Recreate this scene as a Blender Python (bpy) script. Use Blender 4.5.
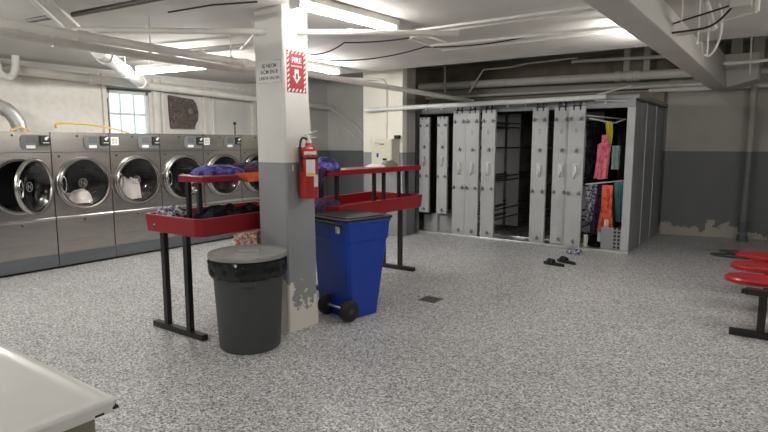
import bpy, bmesh, math, random
from mathutils import Vector, Matrix, noise
PI = math.pi
R = math.radians
for o in list(bpy.data.objects): bpy.data.objects.remove(o)
scene = bpy.context.scene
COL = scene.collection

# ------------------------------------------------------------------ camera, world, exposure
cam = bpy.data.objects.new('camera', bpy.data.cameras.new('camera'))
COL.objects.link(cam)
cam.location = (0, 0, 1.6)
cam.rotation_euler = (R(90 - 7.39), 0, R(35.44))
cam.data.sensor_width = 36.0
cam.data.lens = 563.0 / 768 * 36.0
cam.data.clip_start = 0.05
scene.camera = cam
w = bpy.data.worlds.new('world'); scene.world = w; w.use_nodes = True
w.node_tree.nodes['Background'].inputs[0].default_value = (0.75, 0.88, 1.0, 1)
w.node_tree.nodes['Background'].inputs[1].default_value = 0.3
vs = scene.view_settings
vs.view_transform = 'Standard'; vs.look = 'None'; vs.exposure = 0.14; vs.gamma = 1.0; vs.use_curve_mapping = False
LAMP = 1.0          # overall strength of the fluorescent lamps
CEIL = 2.69

# ------------------------------------------------------------------ materials
def nd(nt, t, **k):
    n = nt.nodes.new(t)
    for a, b in k.items(): setattr(n, a, b)
    return n
def base_mat(name):
    m = bpy.data.materials.new(name); m.use_nodes = True
    nt = m.node_tree
    return m, nt, nt.nodes['Principled BSDF']
def mat(name, col, rough=0.5, metal=0.0, var=0.06, scale=12.0, bump=0.0, coat=0.0, alpha=None, stretch=None, spec=None):
    m, nt, b = base_mat(name)
    tc = nd(nt, 'ShaderNodeTexCoord'); nz = nd(nt, 'ShaderNodeTexNoise')
    nz.inputs['Scale'].default_value = scale; nz.inputs['Detail'].default_value = 4
    src = tc.outputs['Object']
    if stretch:
        mp = nd(nt, 'ShaderNodeMapping'); mp.inputs['Scale'].default_value = stretch
        nt.links.new(src, mp.inputs[0]); src = mp.outputs[0]
    nt.links.new(src, nz.inputs['Vector'])
    rp = nd(nt, 'ShaderNodeValToRGB')
    rp.color_ramp.elements[0].position = 0.3; rp.color_ramp.elements[1].position = 0.7
    rp.color_ramp.elements[0].color = tuple(max(0, c * (1 - var)) for c in col) + (1,)
    rp.color_ramp.elements[1].color = tuple(min(1, c * (1 + var)) for c in col) + (1,)
    nt.links.new(nz.outputs['Fac'], rp.inputs[0]); nt.links.new(rp.outputs[0], b.inputs['Base Color'])
    b.inputs['Roughness'].default_value = rough; b.inputs['Metallic'].default_value = metal
    if coat: b.inputs['Coat Weight'].default_value = coat
    if spec is not None: b.inputs['Specular IOR Level'].default_value = spec
    if bump:
        bp = nd(nt, 'ShaderNodeBump'); bp.inputs['Strength'].default_value = bump; bp.inputs['Distance'].default_value = 0.01
        nt.links.new(nz.outputs['Fac'], bp.inputs['Height']); nt.links.new(bp.outputs[0], b.inputs['Normal'])
    return m
def emit(name, col, s):
    m, nt, b = base_mat(name)
    b.inputs['Base Color'].default_value = col + (1,)
    b.inputs['Emission Color'].default_value = col + (1,); b.inputs['Emission Strength'].default_value = s
    return m
def wall_mat(name, upper, lower, zline=1.44, peel=(0.50, 0.47, 0.42), peel_h=0.28, peel_amt=0.5, brick=False):
    """two coats of paint, flaking off near the floor"""
    m, nt, b = base_mat(name)
    L = nt.links.new
    g = nd(nt, 'ShaderNodeNewGeometry'); sp = nd(nt, 'ShaderNodeSeparateXYZ'); L(g.outputs['Position'], sp.inputs[0])
    n1 = nd(nt, 'ShaderNodeTexNoise'); n1.inputs['Scale'].default_value = 1.6; n1.inputs['Detail'].default_value = 5
    L(g.outputs['Position'], n1.inputs['Vector'])
    n2 = nd(nt, 'ShaderNodeTexNoise'); n2.inputs['Scale'].default_value = 3.2; n2.inputs['Detail'].default_value = 7; n2.inputs['Roughness'].default_value = 0.65
    L(g.outputs['Position'], n2.inputs['Vector'])
    def two(c):
        r = nd(nt, 'ShaderNodeValToRGB'); r.color_ramp.elements[0].position = 0.3; r.color_ramp.elements[1].position = 0.7
        r.color_ramp.elements[0].color = tuple(x * 0.93 for x in c) + (1,); r.color_ramp.elements[1].color = tuple(min(1, x * 1.05) for x in c) + (1,)
        L(n1.outputs['Fac'], r.inputs[0]); return r
    up, lo = two(upper), two(lower)
    st = nd(nt, 'ShaderNodeMath', operation='GREATER_THAN'); st.inputs[1].default_value = zline; L(sp.outputs['Z'], st.inputs[0])
    mx = nd(nt, 'ShaderNodeMixRGB'); L(st.outputs[0], mx.inputs[0]); L(lo.outputs[0], mx.inputs[1]); L(up.outputs[0], mx.inputs[2])
    # peeling: z < peel_h * noise
    mm = nd(nt, 'ShaderNodeMapRange'); mm.inputs['From Min'].default_value = peel_amt - 0.15; mm.inputs['From Max'].default_value = peel_amt + 0.3; mm.clamp = False
    mm.inputs['To Min'].default_value = 0.0; mm.inputs['To Max'].default_value = peel_h; L(n2.outputs['Fac'], mm.inputs['Value'])
    ls = nd(nt, 'ShaderNodeMath', operation='LESS_THAN'); L(sp.outputs['Z'], ls.inputs[0]); L(mm.outputs[0], ls.inputs[1])
    m2 = nd(nt, 'ShaderNodeMixRGB'); L(ls.outputs[0], m2.inputs[0]); L(mx.outputs[0], m2.inputs[1]); m2.inputs[2].default_value = peel + (1,)
    out = m2.outputs[0]
    L(out, b.inputs['Base Color'])
    b.inputs['Roughness'].default_value = 0.55
    bp = nd(nt, 'ShaderNodeBump'); bp.inputs['Strength'].default_value = 0.25; bp.inputs['Distance'].default_value = 0.02
    if brick:
        bt = nd(nt, 'ShaderNodeTexBrick'); bt.inputs['Scale'].default_value = 4.4; bt.inputs['Mortar Size'].default_value = 0.02
        cb = nd(nt, 'ShaderNodeCombineXYZ'); ad = nd(nt, 'ShaderNodeMath', operation='ADD')
        L(sp.outputs['X'], ad.inputs[0]); L(sp.outputs['Y'], ad.inputs[1]); L(ad.outputs[0], cb.inputs[0]); L(sp.outputs['Z'], cb.inputs[1])
        L(cb.outputs[0], bt.inputs['Vector']); L(bt.outputs['Fac'], bp.inputs['Height']); bp.invert = True; bp.inputs['Strength'].default_value = 1.0
    else:
        L(n2.outputs['Fac'], bp.inputs['Height'])
    L(bp.outputs[0], b.inputs['Normal'])
    return m
def floor_mat():
    m, nt, b = base_mat('flake_epoxy'); L = nt.links.new
    g = nd(nt, 'ShaderNodeNewGeometry')
    v = nd(nt, 'ShaderNodeTexVoronoi'); v.inputs['Scale'].default_value = 92; L(g.outputs['Position'], v.inputs['Vector'])
    sp = nd(nt, 'ShaderNodeSeparateColor'); L(v.outputs['Color'], sp.inputs[0])
    r = nd(nt, 'ShaderNodeValToRGB'); r.color_ramp.interpolation = 'CONSTANT'
    e = r.color_ramp.elements
    e[0].position = 0; e[0].color = (0.15, 0.153, 0.16, 1); e[1].position = 0.17; e[1].color = (0.38, 0.385, 0.395, 1)
    for p, c in ((0.4, (0.60, 0.60, 0.61)), (0.64, (0.46, 0.445, 0.435)), (0.8, (0.82, 0.82, 0.83))):
        x = e.new(p); x.color = c + (1,)
    L(sp.outputs[0], r.inputs[0])
    n = nd(nt, 'ShaderNodeTexNoise'); n.inputs['Scale'].default_value = 0.7; n.inputs['Detail'].default_value = 6; L(g.outputs['Position'], n.inputs['Vector'])
    r2 = nd(nt, 'ShaderNodeMapRange'); r2.inputs['From Min'].default_value = 0.35; r2.inputs['From Max'].default_value = 0.7
    r2.inputs['To Min'].default_value = 1.0; r2.inputs['To Max'].default_value = 0.88; L(n.outputs['Fac'], r2.inputs['Value'])
    mx = nd(nt, 'ShaderNodeMixRGB', blend_type='MULTIPLY'); mx.inputs[0].default_value = 1
    L(r.outputs[0], mx.inputs[1]); L(r2.outputs[0], mx.inputs[2])
    L(mx.outputs[0], b.inputs['Base Color'])
    rr = nd(nt, 'ShaderNodeMapRange'); rr.inputs['To Min'].default_value = 0.28; rr.inputs['To Max'].default_value = 0.5
    L(n.outputs['Fac'], rr.inputs['Value']); L(rr.outputs[0], b.inputs['Roughness'])
    bp = nd(nt, 'ShaderNodeBump'); bp.inputs['Strength'].default_value = 0.15; bp.inputs['Distance'].default_value = 0.003
    L(sp.outputs[1], bp.inputs['Height']); L(bp.outputs[0], b.inputs['Normal'])
    return m
def print_mat(name, cols, scale=22, rough=0.85):
    """patterned cloth"""
    m, nt, b = base_mat(name); L = nt.links.new
    tc = nd(nt, 'ShaderNodeTexCoord'); n = nd(nt, 'ShaderNodeTexNoise'); n.inputs['Scale'].default_value = scale; n.inputs['Detail'].default_value = 2
    L(tc.outputs['Object'], n.inputs['Vector'])
    r = nd(nt, 'ShaderNodeValToRGB'); r.color_ramp.interpolation = 'CONSTANT'; e = r.color_ramp.elements
    lo, hi = 0.36, 0.64
    for i, c in enumerate(cols):
        p = 0 if i == 0 else lo + (hi - lo) * i / len(cols)
        x = e[0] if i == 0 else (e[1] if i == 1 else e.new(p)); x.position = p; x.color = c + (1,)
    L(n.outputs['Fac'], r.inputs[0]); L(r.outputs[0], b.inputs['Base Color'])
    b.inputs['Roughness'].default_value = rough
    return m
def glass_mat(name, tint, amt):
    m, nt, b = base_mat(name); L = nt.links.new
    nt.nodes.remove(b)
    t = nd(nt, 'ShaderNodeBsdfTransparent'); t.inputs[0].default_value = tint + (1,)
    g = nd(nt, 'ShaderNodeBsdfGlossy'); g.inputs['Roughness'].default_value = 0.04
    mx = nd(nt, 'ShaderNodeMixShader'); mx.inputs[0].default_value = amt
    L(t.outputs[0], mx.inputs[1]); L(g.outputs[0], mx.inputs[2]); L(mx.outputs[0], nt.nodes['Material Output'].inputs[0])
    return m

M = {}
M['floor'] = floor_mat()
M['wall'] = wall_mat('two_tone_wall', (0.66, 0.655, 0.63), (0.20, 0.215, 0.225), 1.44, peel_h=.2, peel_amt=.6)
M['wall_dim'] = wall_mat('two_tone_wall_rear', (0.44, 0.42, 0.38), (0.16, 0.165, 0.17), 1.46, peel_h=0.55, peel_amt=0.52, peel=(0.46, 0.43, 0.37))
M['pillar'] = wall_mat('two_tone_pillar', (0.74, 0.72, 0.69), (0.29, 0.30, 0.315), 1.44, peel=(0.76, 0.72, 0.64), peel_h=0.55, peel_amt=0.42)
M['pillar2'] = wall_mat('rear_pillar_paint', (0.84, 0.81, 0.72), (0.30, 0.31, 0.32), 1.44, peel_h=0.0)
M['brick'] = wall_mat('painted_brick', (0.42, 0.39, 0.36), (0.17, 0.18, 0.19), 1.44, peel_h=0.0, brick=True)
M['ceiling'] = mat('painted_ceiling', (0.64, 0.62, 0.59), 0.75, var=0.08, scale=1.5, bump=0.35)
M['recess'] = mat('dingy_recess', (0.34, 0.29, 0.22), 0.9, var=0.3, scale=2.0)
M['beam'] = mat('painted_beam', (0.62, 0.59, 0.55), 0.7, var=0.05, scale=2.0)
M['pipe'] = mat('painted_pipe', (0.78, 0.75, 0.70), 0.5, var=0.08, scale=5.0, bump=0.2)
M['pipe_white'] = mat('white_pipe', (0.86, 0.84, 0.80), 0.4, var=0.04)
M['pipe_dark'] = mat('dark_pipe', (0.09, 0.08, 0.075), 0.6)
M['cable'] = mat('black_cable', (0.03, 0.028, 0.027), 0.6)
M['trim'] = mat('white_trim', (0.72, 0.69, 0.64), 0.5)
M['steel'] = mat('brushed_steel', (0.43, 0.41, 0.385), 0.27, 0.92, var=0.10, scale=3.0, stretch=(1, 0.6, 5))
M['chrome'] = mat('chrome', (0.80, 0.78, 0.75), 0.16, 1.0, var=0.03)
M['plinth'] = mat('plinth_grey', (0.105, 0.115, 0.125), 0.5)
M['black'] = mat('black_plastic', (0.018, 0.018, 0.019), 0.4)
M['blackmetal'] = mat('black_metal', (0.014, 0.013, 0.013), 0.38, 0.0, var=0.1)
M['drum'] = mat('dark_drum', (0.02, 0.017, 0.02), 0.5, 0.3)
M['glass'] = glass_mat('door_glass', (0.88, 0.86, 0.87), 0.06)
M['doorring'] = mat('door_ring_steel', (0.50, 0.49, 0.47), 0.22, 1.0, var=0.05)
M['emblem'] = mat('emblem_grey', (0.20, 0.20, 0.20), 0.5)
M['darkglass'] = glass_mat('dark_door_glass', (0.30, 0.31, 0.32), 0.10)
M['panelgrey'] = mat('control_grey', (0.16, 0.165, 0.17), 0.45)
M['white'] = mat('white_label', (0.80, 0.80, 0.78), 0.6, var=0.02)
M['paleprint'] = mat('grey_print', (0.45, 0.45, 0.45), 0.6)
M['ink'] = mat('black_ink', (0.10, 0.10, 0.11), 0.7)
M['red'] = mat('red_laminate', (0.27, 0.004, 0.012), 0.34, var=0.06, scale=4, coat=0.2)
M['redseat'] = mat('red_fibreglass', (0.38, 0.012, 0.018), 0.35, var=0.06, scale=4, coat=0.2)
M['extred'] = mat('extinguisher_red', (0.47, 0.018, 0.010), 0.28, coat=0.4, var=0.03)
M['signred'] = mat('sign_red', (0.42, 0.012, 0.025), 0.5, var=0.02)
M['can'] = mat('charcoal_bin', (0.052, 0.054, 0.055), 0.5, var=0.05)
M['lid'] = mat('grey_lid', (0.27, 0.27, 0.26), 0.45, var=0.12, scale=6)
M['bag'] = mat('bin_liner', (0.008, 0.008, 0.009), 0.22, var=0.1)
M['blue'] = mat('blue_plastic', (0.003, 0.044, 0.36), 0.42, var=0.06)
M['rubber'] = mat('black_rubber', (0.010, 0.010, 0.011), 0.6)
M['rack'] = mat('grey_paint', (0.45, 0.46, 0.47), 0.42, var=0.05, scale=4)
M['cabinet'] = mat('cabinet_grey', (0.27, 0.28, 0.29), 0.45, var=0.07, scale=3)
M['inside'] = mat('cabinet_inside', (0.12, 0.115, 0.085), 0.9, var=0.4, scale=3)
M['galv'] = mat('galvanised', (0.62, 0.63, 0.62), 0.35, 0.7, var=0.1)
M['rod'] = mat('drying_rod', (0.05, 0.05, 0.05), 0.4, 0.5)
M['railwhite'] = mat('rail_white', (0.66, 0.67, 0.66), 0.4)
M['enamel'] = mat('white_enamel', (0.66, 0.645, 0.63), 0.4, var=0.04, scale=5, coat=0.1)
M['olive'] = mat('olive_side', (0.22, 0.20, 0.15), 0.5)
M['rust'] = mat('rust', (0.05, 0.025, 0.015), 0.9)
M['yellowhose'] = mat('yellow_hose', (0.78, 0.52, 0.10), 0.5)
M['vent'] = mat('vent_grime', (0.12, 0.095, 0.085), 0.9, var=0.6, scale=30, bump=0.6)
M['bluecloth'] = print_mat('blue_cloth', [(0.012, 0.012, 0.06), (0.035, 0.03, 0.22), (0.06, 0.055, 0.36), (0.15, 0.15, 0.40)], 14)
M['navycloth'] = print_mat('navy_cloth', [(0.01, 0.01, 0.025), (0.03, 0.03, 0.10), (0.10, 0.02, 0.06), (0.015, 0.02, 0.08)], 14)
M['orangecloth'] = mat('orange_cloth', (0.75, 0.13, 0.03), 0.8, var=0.3)
M['blackcloth'] = print_mat('black_cloth', [(0.003, 0.003, 0.004), (0.006, 0.006, 0.010), (0.003, 0.003, 0.005), (0.02, 0.02, 0.025)], 9, 1.0)
M['blackcloth'].node_tree.nodes['Principled BSDF'].inputs['Specular IOR Level'].default_value = 0.15
M['greycloth'] = print_mat('grey_mixed_cloth', [(0.02, 0.02, 0.03), (0.35, 0.35, 0.36), (0.05, 0.04, 0.20), (0.6, 0.6, 0.6)], 26)
M['checkcloth'] = print_mat('red_white_cloth', [(0.62, 0.16, 0.09), (0.78, 0.66, 0.56), (0.85, 0.80, 0.72), (0.55, 0.14, 0.07)], 34)
M['whitecloth'] = mat('white_cloth', (0.80, 0.78, 0.72), 0.9, var=0.1, scale=20)
M['yellowcloth'] = mat('yellow_cloth', (0.70, 0.62, 0.04), 0.85)
M['pinkcloth'] = print_mat('pink_cloth', [(0.80, 0.13, 0.22), (0.90, 0.28, 0.36), (0.88, 0.25, 0.32)], 12)
M['redcloth'] = print_mat('coral_cloth', [(0.55, 0.06, 0.03), (0.75, 0.13, 0.07), (0.70, 0.16, 0.10)], 12)
M['tealcloth'] = mat('teal_cloth', (0.13, 0.36, 0.37), 0.85, var=0.2)
M['mintcloth'] = mat('mint_cloth', (0.42, 0.60, 0.55), 0.85)
M['beige'] = mat('beige_box', (0.62, 0.60, 0.50), 0.5, var=0.04)
M['tube'] = emit('lit_tube', (1.0, 0.98, 0.94), 9.0)
M['pane'] = emit('daylit_frosted_pane', (0.60, 0.88, 1.0), 1.1)
M['sky_gap'] = M['pane']

# ------------------------------------------------------------------ mesh helpers
def link(o, parent=None):
    COL.objects.link(o)
    if parent: o.parent = parent
    return o
def obj(name, bm, m, parent=None, smooth=False, bevel=0.0, seg=2):
    me = bpy.data.meshes.new(name)
    bmesh.ops.recalc_face_normals(bm, faces=bm.faces)
    bm.to_mesh(me); bm.free()
    ms = m if isinstance(m, (list, tuple)) else [m]
    for x in ms: me.materials.append(x)
    o = bpy.data.objects.new(name, me)
    if smooth:
        for p in me.polygons: p.use_smooth = True
        try: me.set_sharp_from_angle(angle=R(40))
        except Exception: pass
    if bevel:
        b = o.modifiers.new('bevel', 'BEVEL'); b.width = bevel; b.segments = seg; b.limit_method = 'ANGLE'; b.angle_limit = R(40)
    return link(o, parent)
def tag(o, label, cat, group=None, kind=None):
    o['label'] = label; o['category'] = cat
    if group: o['group'] = group
    if kind: o['kind'] = kind
    return o
def thing(name, label, cat, loc=(0, 0, 0), rz=0, group=None):
    o = bpy.data.objects.new(name, None); COL.objects.link(o)
    o.empty_display_size = 0.1
    o.location = loc; o.rotation_euler = (0, 0, rz)
    return tag(o, label, cat, group)
def struct(o, label=None):
    o['kind'] = 'structure'
    if label: o['label'] = label
    return o
def box(bm, lo, hi, mi=0):
    vs_ = [bm.verts.new((x, y, z)) for x in (lo[0], hi[0]) for y in (lo[1], hi[1]) for z in (lo[2], hi[2])]
    for f in ((0, 1, 3, 2), (4, 6, 7, 5), (0, 4, 5, 1), (2, 3, 7, 6), (0, 2, 6, 4), (1, 5, 7, 3)):
        fc = bm.faces.new([vs_[i] for i in f]); fc.material_index = mi
    return vs_
def B(*boxes):
    bm = bmesh.new()
    for lo, hi in boxes: box(bm, lo, hi)
    return bm
def tube(bm, pts, r, seg=12, cap=True, radii=None):
    pts = [Vector(p) for p in pts]
    rings = []
    up = None
    for i, p in enumerate(pts):
        if i == 0: d = pts[1] - p
        elif i == len(pts) - 1: d = p - pts[i - 1]
        else: d = (pts[i + 1] - p).normalized() + (p - pts[i - 1]).normalized()
        d.normalize()
        if up is None: up = Vector((0, 0, 1)) if abs(d.z) < 0.9 else Vector((1, 0, 0))
        a = d.cross(up).normalized(); b = a.cross(d).normalized(); up = b
        rr = radii[i] if radii else r
        rings.append([bm.verts.new(p + (a * math.cos(t) + b * math.sin(t)) * rr) for t in [2 * PI * k / seg for k in range(seg)]])
    for i in range(len(rings) - 1):
        for k in range(seg):
            bm.faces.new((rings[i][k], rings[i][(k + 1) % seg], rings[i + 1][(k + 1) % seg], rings[i + 1][k]))
    if cap:
        bm.faces.new(rings[0][::-1]); bm.faces.new(rings[-1])
def T(*runs, seg=12):
    bm = bmesh.new()
    for pts, r in runs: tube(bm, pts, r, seg)
    return bm
def arc(c, r, a0, a1, n, plane='xz'):
    out = []
    for i in range(n + 1):
        a = a0 + (a1 - a0) * i / n
        u, v = r * math.cos(a), r * math.sin(a)
        out.append((c[0] + u, c[1], c[2] + v) if plane == 'xz' else ((c[0], c[1] + u, c[2] + v) if plane == 'yz' else (c[0] + u, c[1] + v, c[2])))
    return out
def smooth_path(pts, n=8):
    """Catmull-Rom"""
    P = [Vector(p) for p in pts]; P = [P[0] * 2 - P[1]] + P + [P[-1] * 2 - P[-2]]
    out = []
    for i in range(1, len(P) - 2):
        for k in range(n):
            t = k / n; a, b, c, d = P[i - 1:i + 3]
            out.append(0.5 * ((2 * b) + (c - a) * t + (2 * a - 5 * b + 4 * c - d) * t * t + (3 * b - a - 3 * c + d) * t ** 3))
    out.append(P[-2]); return out
def lathe(bm, prof, seg=32, axis='z', c=(0, 0, 0), mi=0, closed=False):
    """prof: list of (r, h)"""
    rings = []
    for r, h in prof:
        ring = []
        for k in range(seg):
            a = 2 * PI * k / seg; u, v = r * math.cos(a), r * math.sin(a)
            p = (u, v, h) if axis == 'z' else ((h, u, v) if axis == 'x' else (u, h, v))
            ring.append(bm.verts.new((c[0] + p[0], c[1] + p[1], c[2] + p[2])))
        rings.append(ring)
    n = len(rings)
    for i in range(n if closed else n - 1):
        A, C = rings[i], rings[(i + 1) % n]
        for k in range(seg):
            f = bm.faces.new((A[k], A[(k + 1) % seg], C[(k + 1) % seg], C[k])); f.material_index = mi
    return rings
def capped(prof, seg=32, axis='z', c=(0, 0, 0)):
    bm = bmesh.new(); r = lathe(bm, prof, seg, axis, c)
    bm.faces.new(r[0][::-1]); bm.faces.new(r[-1]); return bm
def prism(bm, poly, z0, z1, axis='z'):
    def P(x, y, z): return (x, y, z) if axis == 'z' else ((z, x, y) if axis == 'x' else (x, z, y))
    a = [bm.verts.new(P(x, y, z0)) for x, y in poly]; b = [bm.verts.new(P(x, y, z1)) for x, y in poly]
    n = len(poly)
    bm.faces.new(a[::-1]); bm.faces.new(b)
    for i in range(n): bm.faces.new((a[i], a[(i + 1) % n], b[(i + 1) % n], b[i]))
def text(name, s, size, m, mtx, parent, depth=0.001, spacing=1.0):
    cu = bpy.data.curves.new(name, 'FONT'); cu.body = s; cu.size = size; cu.extrude = depth
    cu.align_x = 'CENTER'; cu.align_y = 'CENTER'; cu.space_character = spacing; cu.resolution_u = 2; cu.offset = size * 0.02
    t = bpy.data.objects.new('tmp', cu); COL.objects.link(t)
    dg = bpy.context.evaluated_depsgraph_get(); dg.update()
    me = bpy.data.meshes.new_from_object(t.evaluated_get(dg)); bpy.data.objects.remove(t)
    me.transform(mtx); me.materials.clear(); me.materials.append(m)
    o = bpy.data.objects.new(name, me); return link(o, parent)
def facing(axis, loc):
    """text standing upright on a face: '+x', '-y'"""
    if axis == '+x': r = Matrix(((0, 0, 1), (1, 0, 0), (0, 1, 0)))
    else: r = Matrix(((1, 0, 0), (0, 0, -1), (0, 1, 0)))
    return Matrix.Translation(loc) @ r.to_4x4()
def copy_tree(o, parent=None):
    c = o.copy(); COL.objects.link(c); c.parent = parent
    for ch in list(o.children): copy_tree(ch, c)
    return c
def cloth_heap(sx, sy, h, seed, nu=40, nv=26, rough=1.0, edge=0.18):
    """a crumpled heap of cloth with a flat underside"""
    bm = bmesh.new(); top = []
    off = Vector((seed * 7.3, seed * 3.1, seed))
    for i in range(nu + 1):
        row = []
        for j in range(nv + 1):
            u, v = i / nu * 2 - 1, j / nv * 2 - 1
            k = max(abs(u), abs(v)); l = math.hypot(u, v) or 1
            s = k / l  # square -> disc
            U, V = u * s, v * s
            r = math.hypot(U, V)
            jit = 1 + 0.16 * noise.noise(Vector((U * 2, V * 2, 3)) + off)
            x, y = U * sx * jit, V * sy * jit
            f = max(0.0, 1 - r ** 4) ** 0.5
            n = noise.noise(Vector((x * 7, y * 7, 0)) + off) * 0.45 + noise.noise(Vector((x * 16, y * 16, 1)) + off) * 0.28 + abs(noise.noise(Vector((x * 11, y * 4, 5)) + off)) * 0.5
            z = h * f * (0.62 + 0.55 * n * rough)
            row.append(bm.verts.new((x, y, max(0.004 if r < .995 else 0.0, z))))
        top.append(row)
    for i in range(nu):
        for j in range(nv): bm.faces.new((top[i][j], top[i + 1][j], top[i + 1][j + 1], top[i][j + 1]))
    ed = [top[i][0] for i in range(nu + 1)] + [top[nu][j] for j in range(1, nv + 1)] + [top[i][nv] for i in range(nu - 1, -1, -1)] + [top[0][j] for j in range(nv - 1, 0, -1)]
    bm.faces.new(ed[::-1])
    return bm
def hanging(width, length, seed, prof=None, thick=0.012, folds=3.0, amp=0.02, nu=14, nv=18):
    """garment hanging from z=0 downwards, in the local x-z plane; prof(v)->(left, right) as fractions"""
    bm = bmesh.new(); sides = []
    for s in (-1, 1):
        g = []
        for j in range(nv + 1):
            v = j / nv; l, r = prof(v) if prof else (-0.5, 0.5)
            row = []
            for i in range(nu + 1):
                u = i / nu; x = (l + (r - l) * u) * width
                y = amp * (0.3 + v) * math.sin(u * folds * 2 * PI + seed) + amp * 0.8 * noise.noise(Vector((x * 9, v * 3, seed)))
                e = min(u, 1 - u) * 6; th = thick * min(1, 0.25 + e)
                zz = -v * length + 0.03 * length * noise.noise(Vector((x * 14, seed, 0))) * v
                row.append(bm.verts.new((x, y + s * th * 0.5, zz)))
            g.append(row)
        sides.append(g)
    for g in sides:
        for j in range(nv):
            for i in range(nu): bm.faces.new((g[j][i], g[j][i + 1], g[j + 1][i + 1], g[j + 1][i]))
    a, b = sides
    def seam(p, q):
        for k in range(len(p) - 1): bm.faces.new((p[k], p[k + 1], q[k + 1], q[k]))
    seam(a[0], b[0]); seam(a[-1], b[-1]); seam([r[0] for r in a], [r[0] for r in b]); seam([r[-1] for r in a], [r[-1] for r in b])
    return bm

# ------------------------------------------------------------------ the room
XL, XR, YF, YB = -8.4, 3.2, -3.2, 11.0
struct(obj('floor', B(((XL - .2, YF - .2, -0.1), (XR + .2, 12.6, 0))), M['floor']))
struct(obj('ceiling', B(((XL - .2, YF - .2, CEIL), (XR + .2, 7.12, CEIL + 0.7)), ((XL - .2, 7.12, 3.28), (XR + .2, 12.6, 3.39))), M['ceiling']))
# left wall with the window opening
WY0, WY1, WZ0, WZ1 = 4.62, 5.30, 1.55, 2.40
struct(obj('wall_left', B(((XL - .2, YF, 0), (XL, WY0, 3.28)), ((XL - .2, WY1, 0), (XL, 9.64, 3.28)), ((XL - .2, WY0, 0), (XL, WY1, WZ0)), ((XL - .2, WY0, WZ1), (XL, WY1, 3.28))), M['wall']))
struct(obj('wall_far_left', B(((XL - .2, 9.64, 0), (-6.56, 9.84, 3.28))), M['wall']))
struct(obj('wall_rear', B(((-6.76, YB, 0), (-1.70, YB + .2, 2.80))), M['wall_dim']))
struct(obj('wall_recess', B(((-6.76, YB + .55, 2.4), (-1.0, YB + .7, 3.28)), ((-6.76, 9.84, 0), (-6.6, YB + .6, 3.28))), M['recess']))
a = 11.5; bm = B(((0, 0, 0), (5.4, 0.2, 2.82)))
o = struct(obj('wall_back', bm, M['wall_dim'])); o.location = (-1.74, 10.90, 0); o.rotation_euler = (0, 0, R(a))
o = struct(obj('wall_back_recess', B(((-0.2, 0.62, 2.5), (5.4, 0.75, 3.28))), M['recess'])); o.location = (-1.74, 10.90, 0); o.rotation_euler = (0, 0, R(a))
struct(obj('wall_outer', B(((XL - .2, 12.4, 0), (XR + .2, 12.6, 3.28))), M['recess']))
struct(obj('wall_right', B(((XR, YF, 0), (XR + .2, 12.6, 3.28))), M['wall']))
struct(obj('wall_front', B(((XL, YF - .2, 0), (XR, YF, CEIL))), M['wall']))

# window: frame, glazing bars, panes
wn = struct(obj('window_1', B(((XL - .1, WY0, WZ1 - .05), (XL - .02, WY1, WZ1)), ((XL - .1, WY0, WZ0), (XL - .02, WY1, WZ0 + .05)),
    ((XL - .1, WY0, WZ0), (XL - .02, WY0 + .045, WZ1)), ((XL - .1, WY1 - .045, WZ0), (XL - .02, WY1, WZ1))), M['trim'], bevel=.004))
bars = bmesh.new()
for k in (1, 2):
    y = WY0 + (WY1 - WY0) * k / 3; box(bars, (XL - .085, y - .01, WZ0 + .05), (XL - .05, y + .01, WZ1 - .05))
box(bars, (XL - .086, WY0 + .045, 2.03), (XL - .045, WY1 - .045, 2.065))
obj('glazing_bars', bars, M['trim'], wn)
obj('frosted_pane', B(((XL - .08, WY0 + .04, WZ0 + .04), (XL - .072, WY1 - .04, WZ1 - .04))), M['pane'], wn)
obj('window_lintel', B(((XL - .05, WY0 - .03, WZ1), (XL + .03, WY1 + .03, WZ1 + .025))), M['pipe_dark'], wn)
obj('window_dark_strip', B(((XL + .0, WY0 - .05, 1.7), (XL + .04, WY0 - .01, 2.27))), M['pipe_dark'], wn)  # plain dark upright strip beside the window opening
# white boards and mouldings on the left wall above the machines
struct(obj('trim_1', B(((XL, 2.2, 1.6), (XL + .06, 4.50, 2.62))), M['trim'], bevel=.006), )
struct(obj('trim_2', B(((XL, 4.50, 1.6), (XL + .10, 4.56, 2.62))), M['trim'], bevel=.006))
struct(obj('trim_3', B(((XL, 5.36, 1.6), (XL + .05, 5.44, 2.62)), ((XL, 5.50, 1.6), (XL + .05, 5.54, 2.62)), ((XL, 5.54, 2.56), (XL + .05, 7.7, 2.62))), M['trim'], bevel=.006))
struct(obj('trim_4', B(((XL, 6.30, 1.6), (XL + .05, 6.37, 2.56)), ((XL, 6.50, 1.6), (XL + .05, 6.54, 2.56)), ((XL, 7.42, 1.6), (XL + .06, 7.5, 2.56))), M['trim'], bevel=.006))

# pillars
PX0, PX1, PY0, PY1 = -3.675, -3.335, 3.30, 3.595
bm = bmesh.new()
prof = [(0, 0.062), (0.05, 0.066), (0.2, 0.055), (0.36, 0.045), (0.5, 0.05), (0.9, 0.045), (1.44, 0.035), (2.0, 0), (CEIL + .01, 0.0)]
rings = []
for z, g in prof:
    c = 0.012; q = []
    x0, x1, y0, y1 = PX0 + g * .3, PX1 + g * .25, PY0 - g * .2, PY1 + g
    for (x, y) in ((x0 + c, y0), (x1 - c, y0), (x1, y0 + c), (x1, y1 - c), (x1 - c, y1), (x0 + c, y1), (x0, y1 - c), (x0, y0 + c)): q.append(bm.verts.new((x, y, z)))
    rings.append(q)
for i in range(len(rings) - 1):
    for k in range(8): bm.faces.new((rings[i][k], rings[i][(k + 1) % 8], rings[i + 1][(k + 1) % 8], rings[i + 1][k]))
bm.faces.new(rings[0][::-1]); bm.faces.new(rings[-1])
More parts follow.
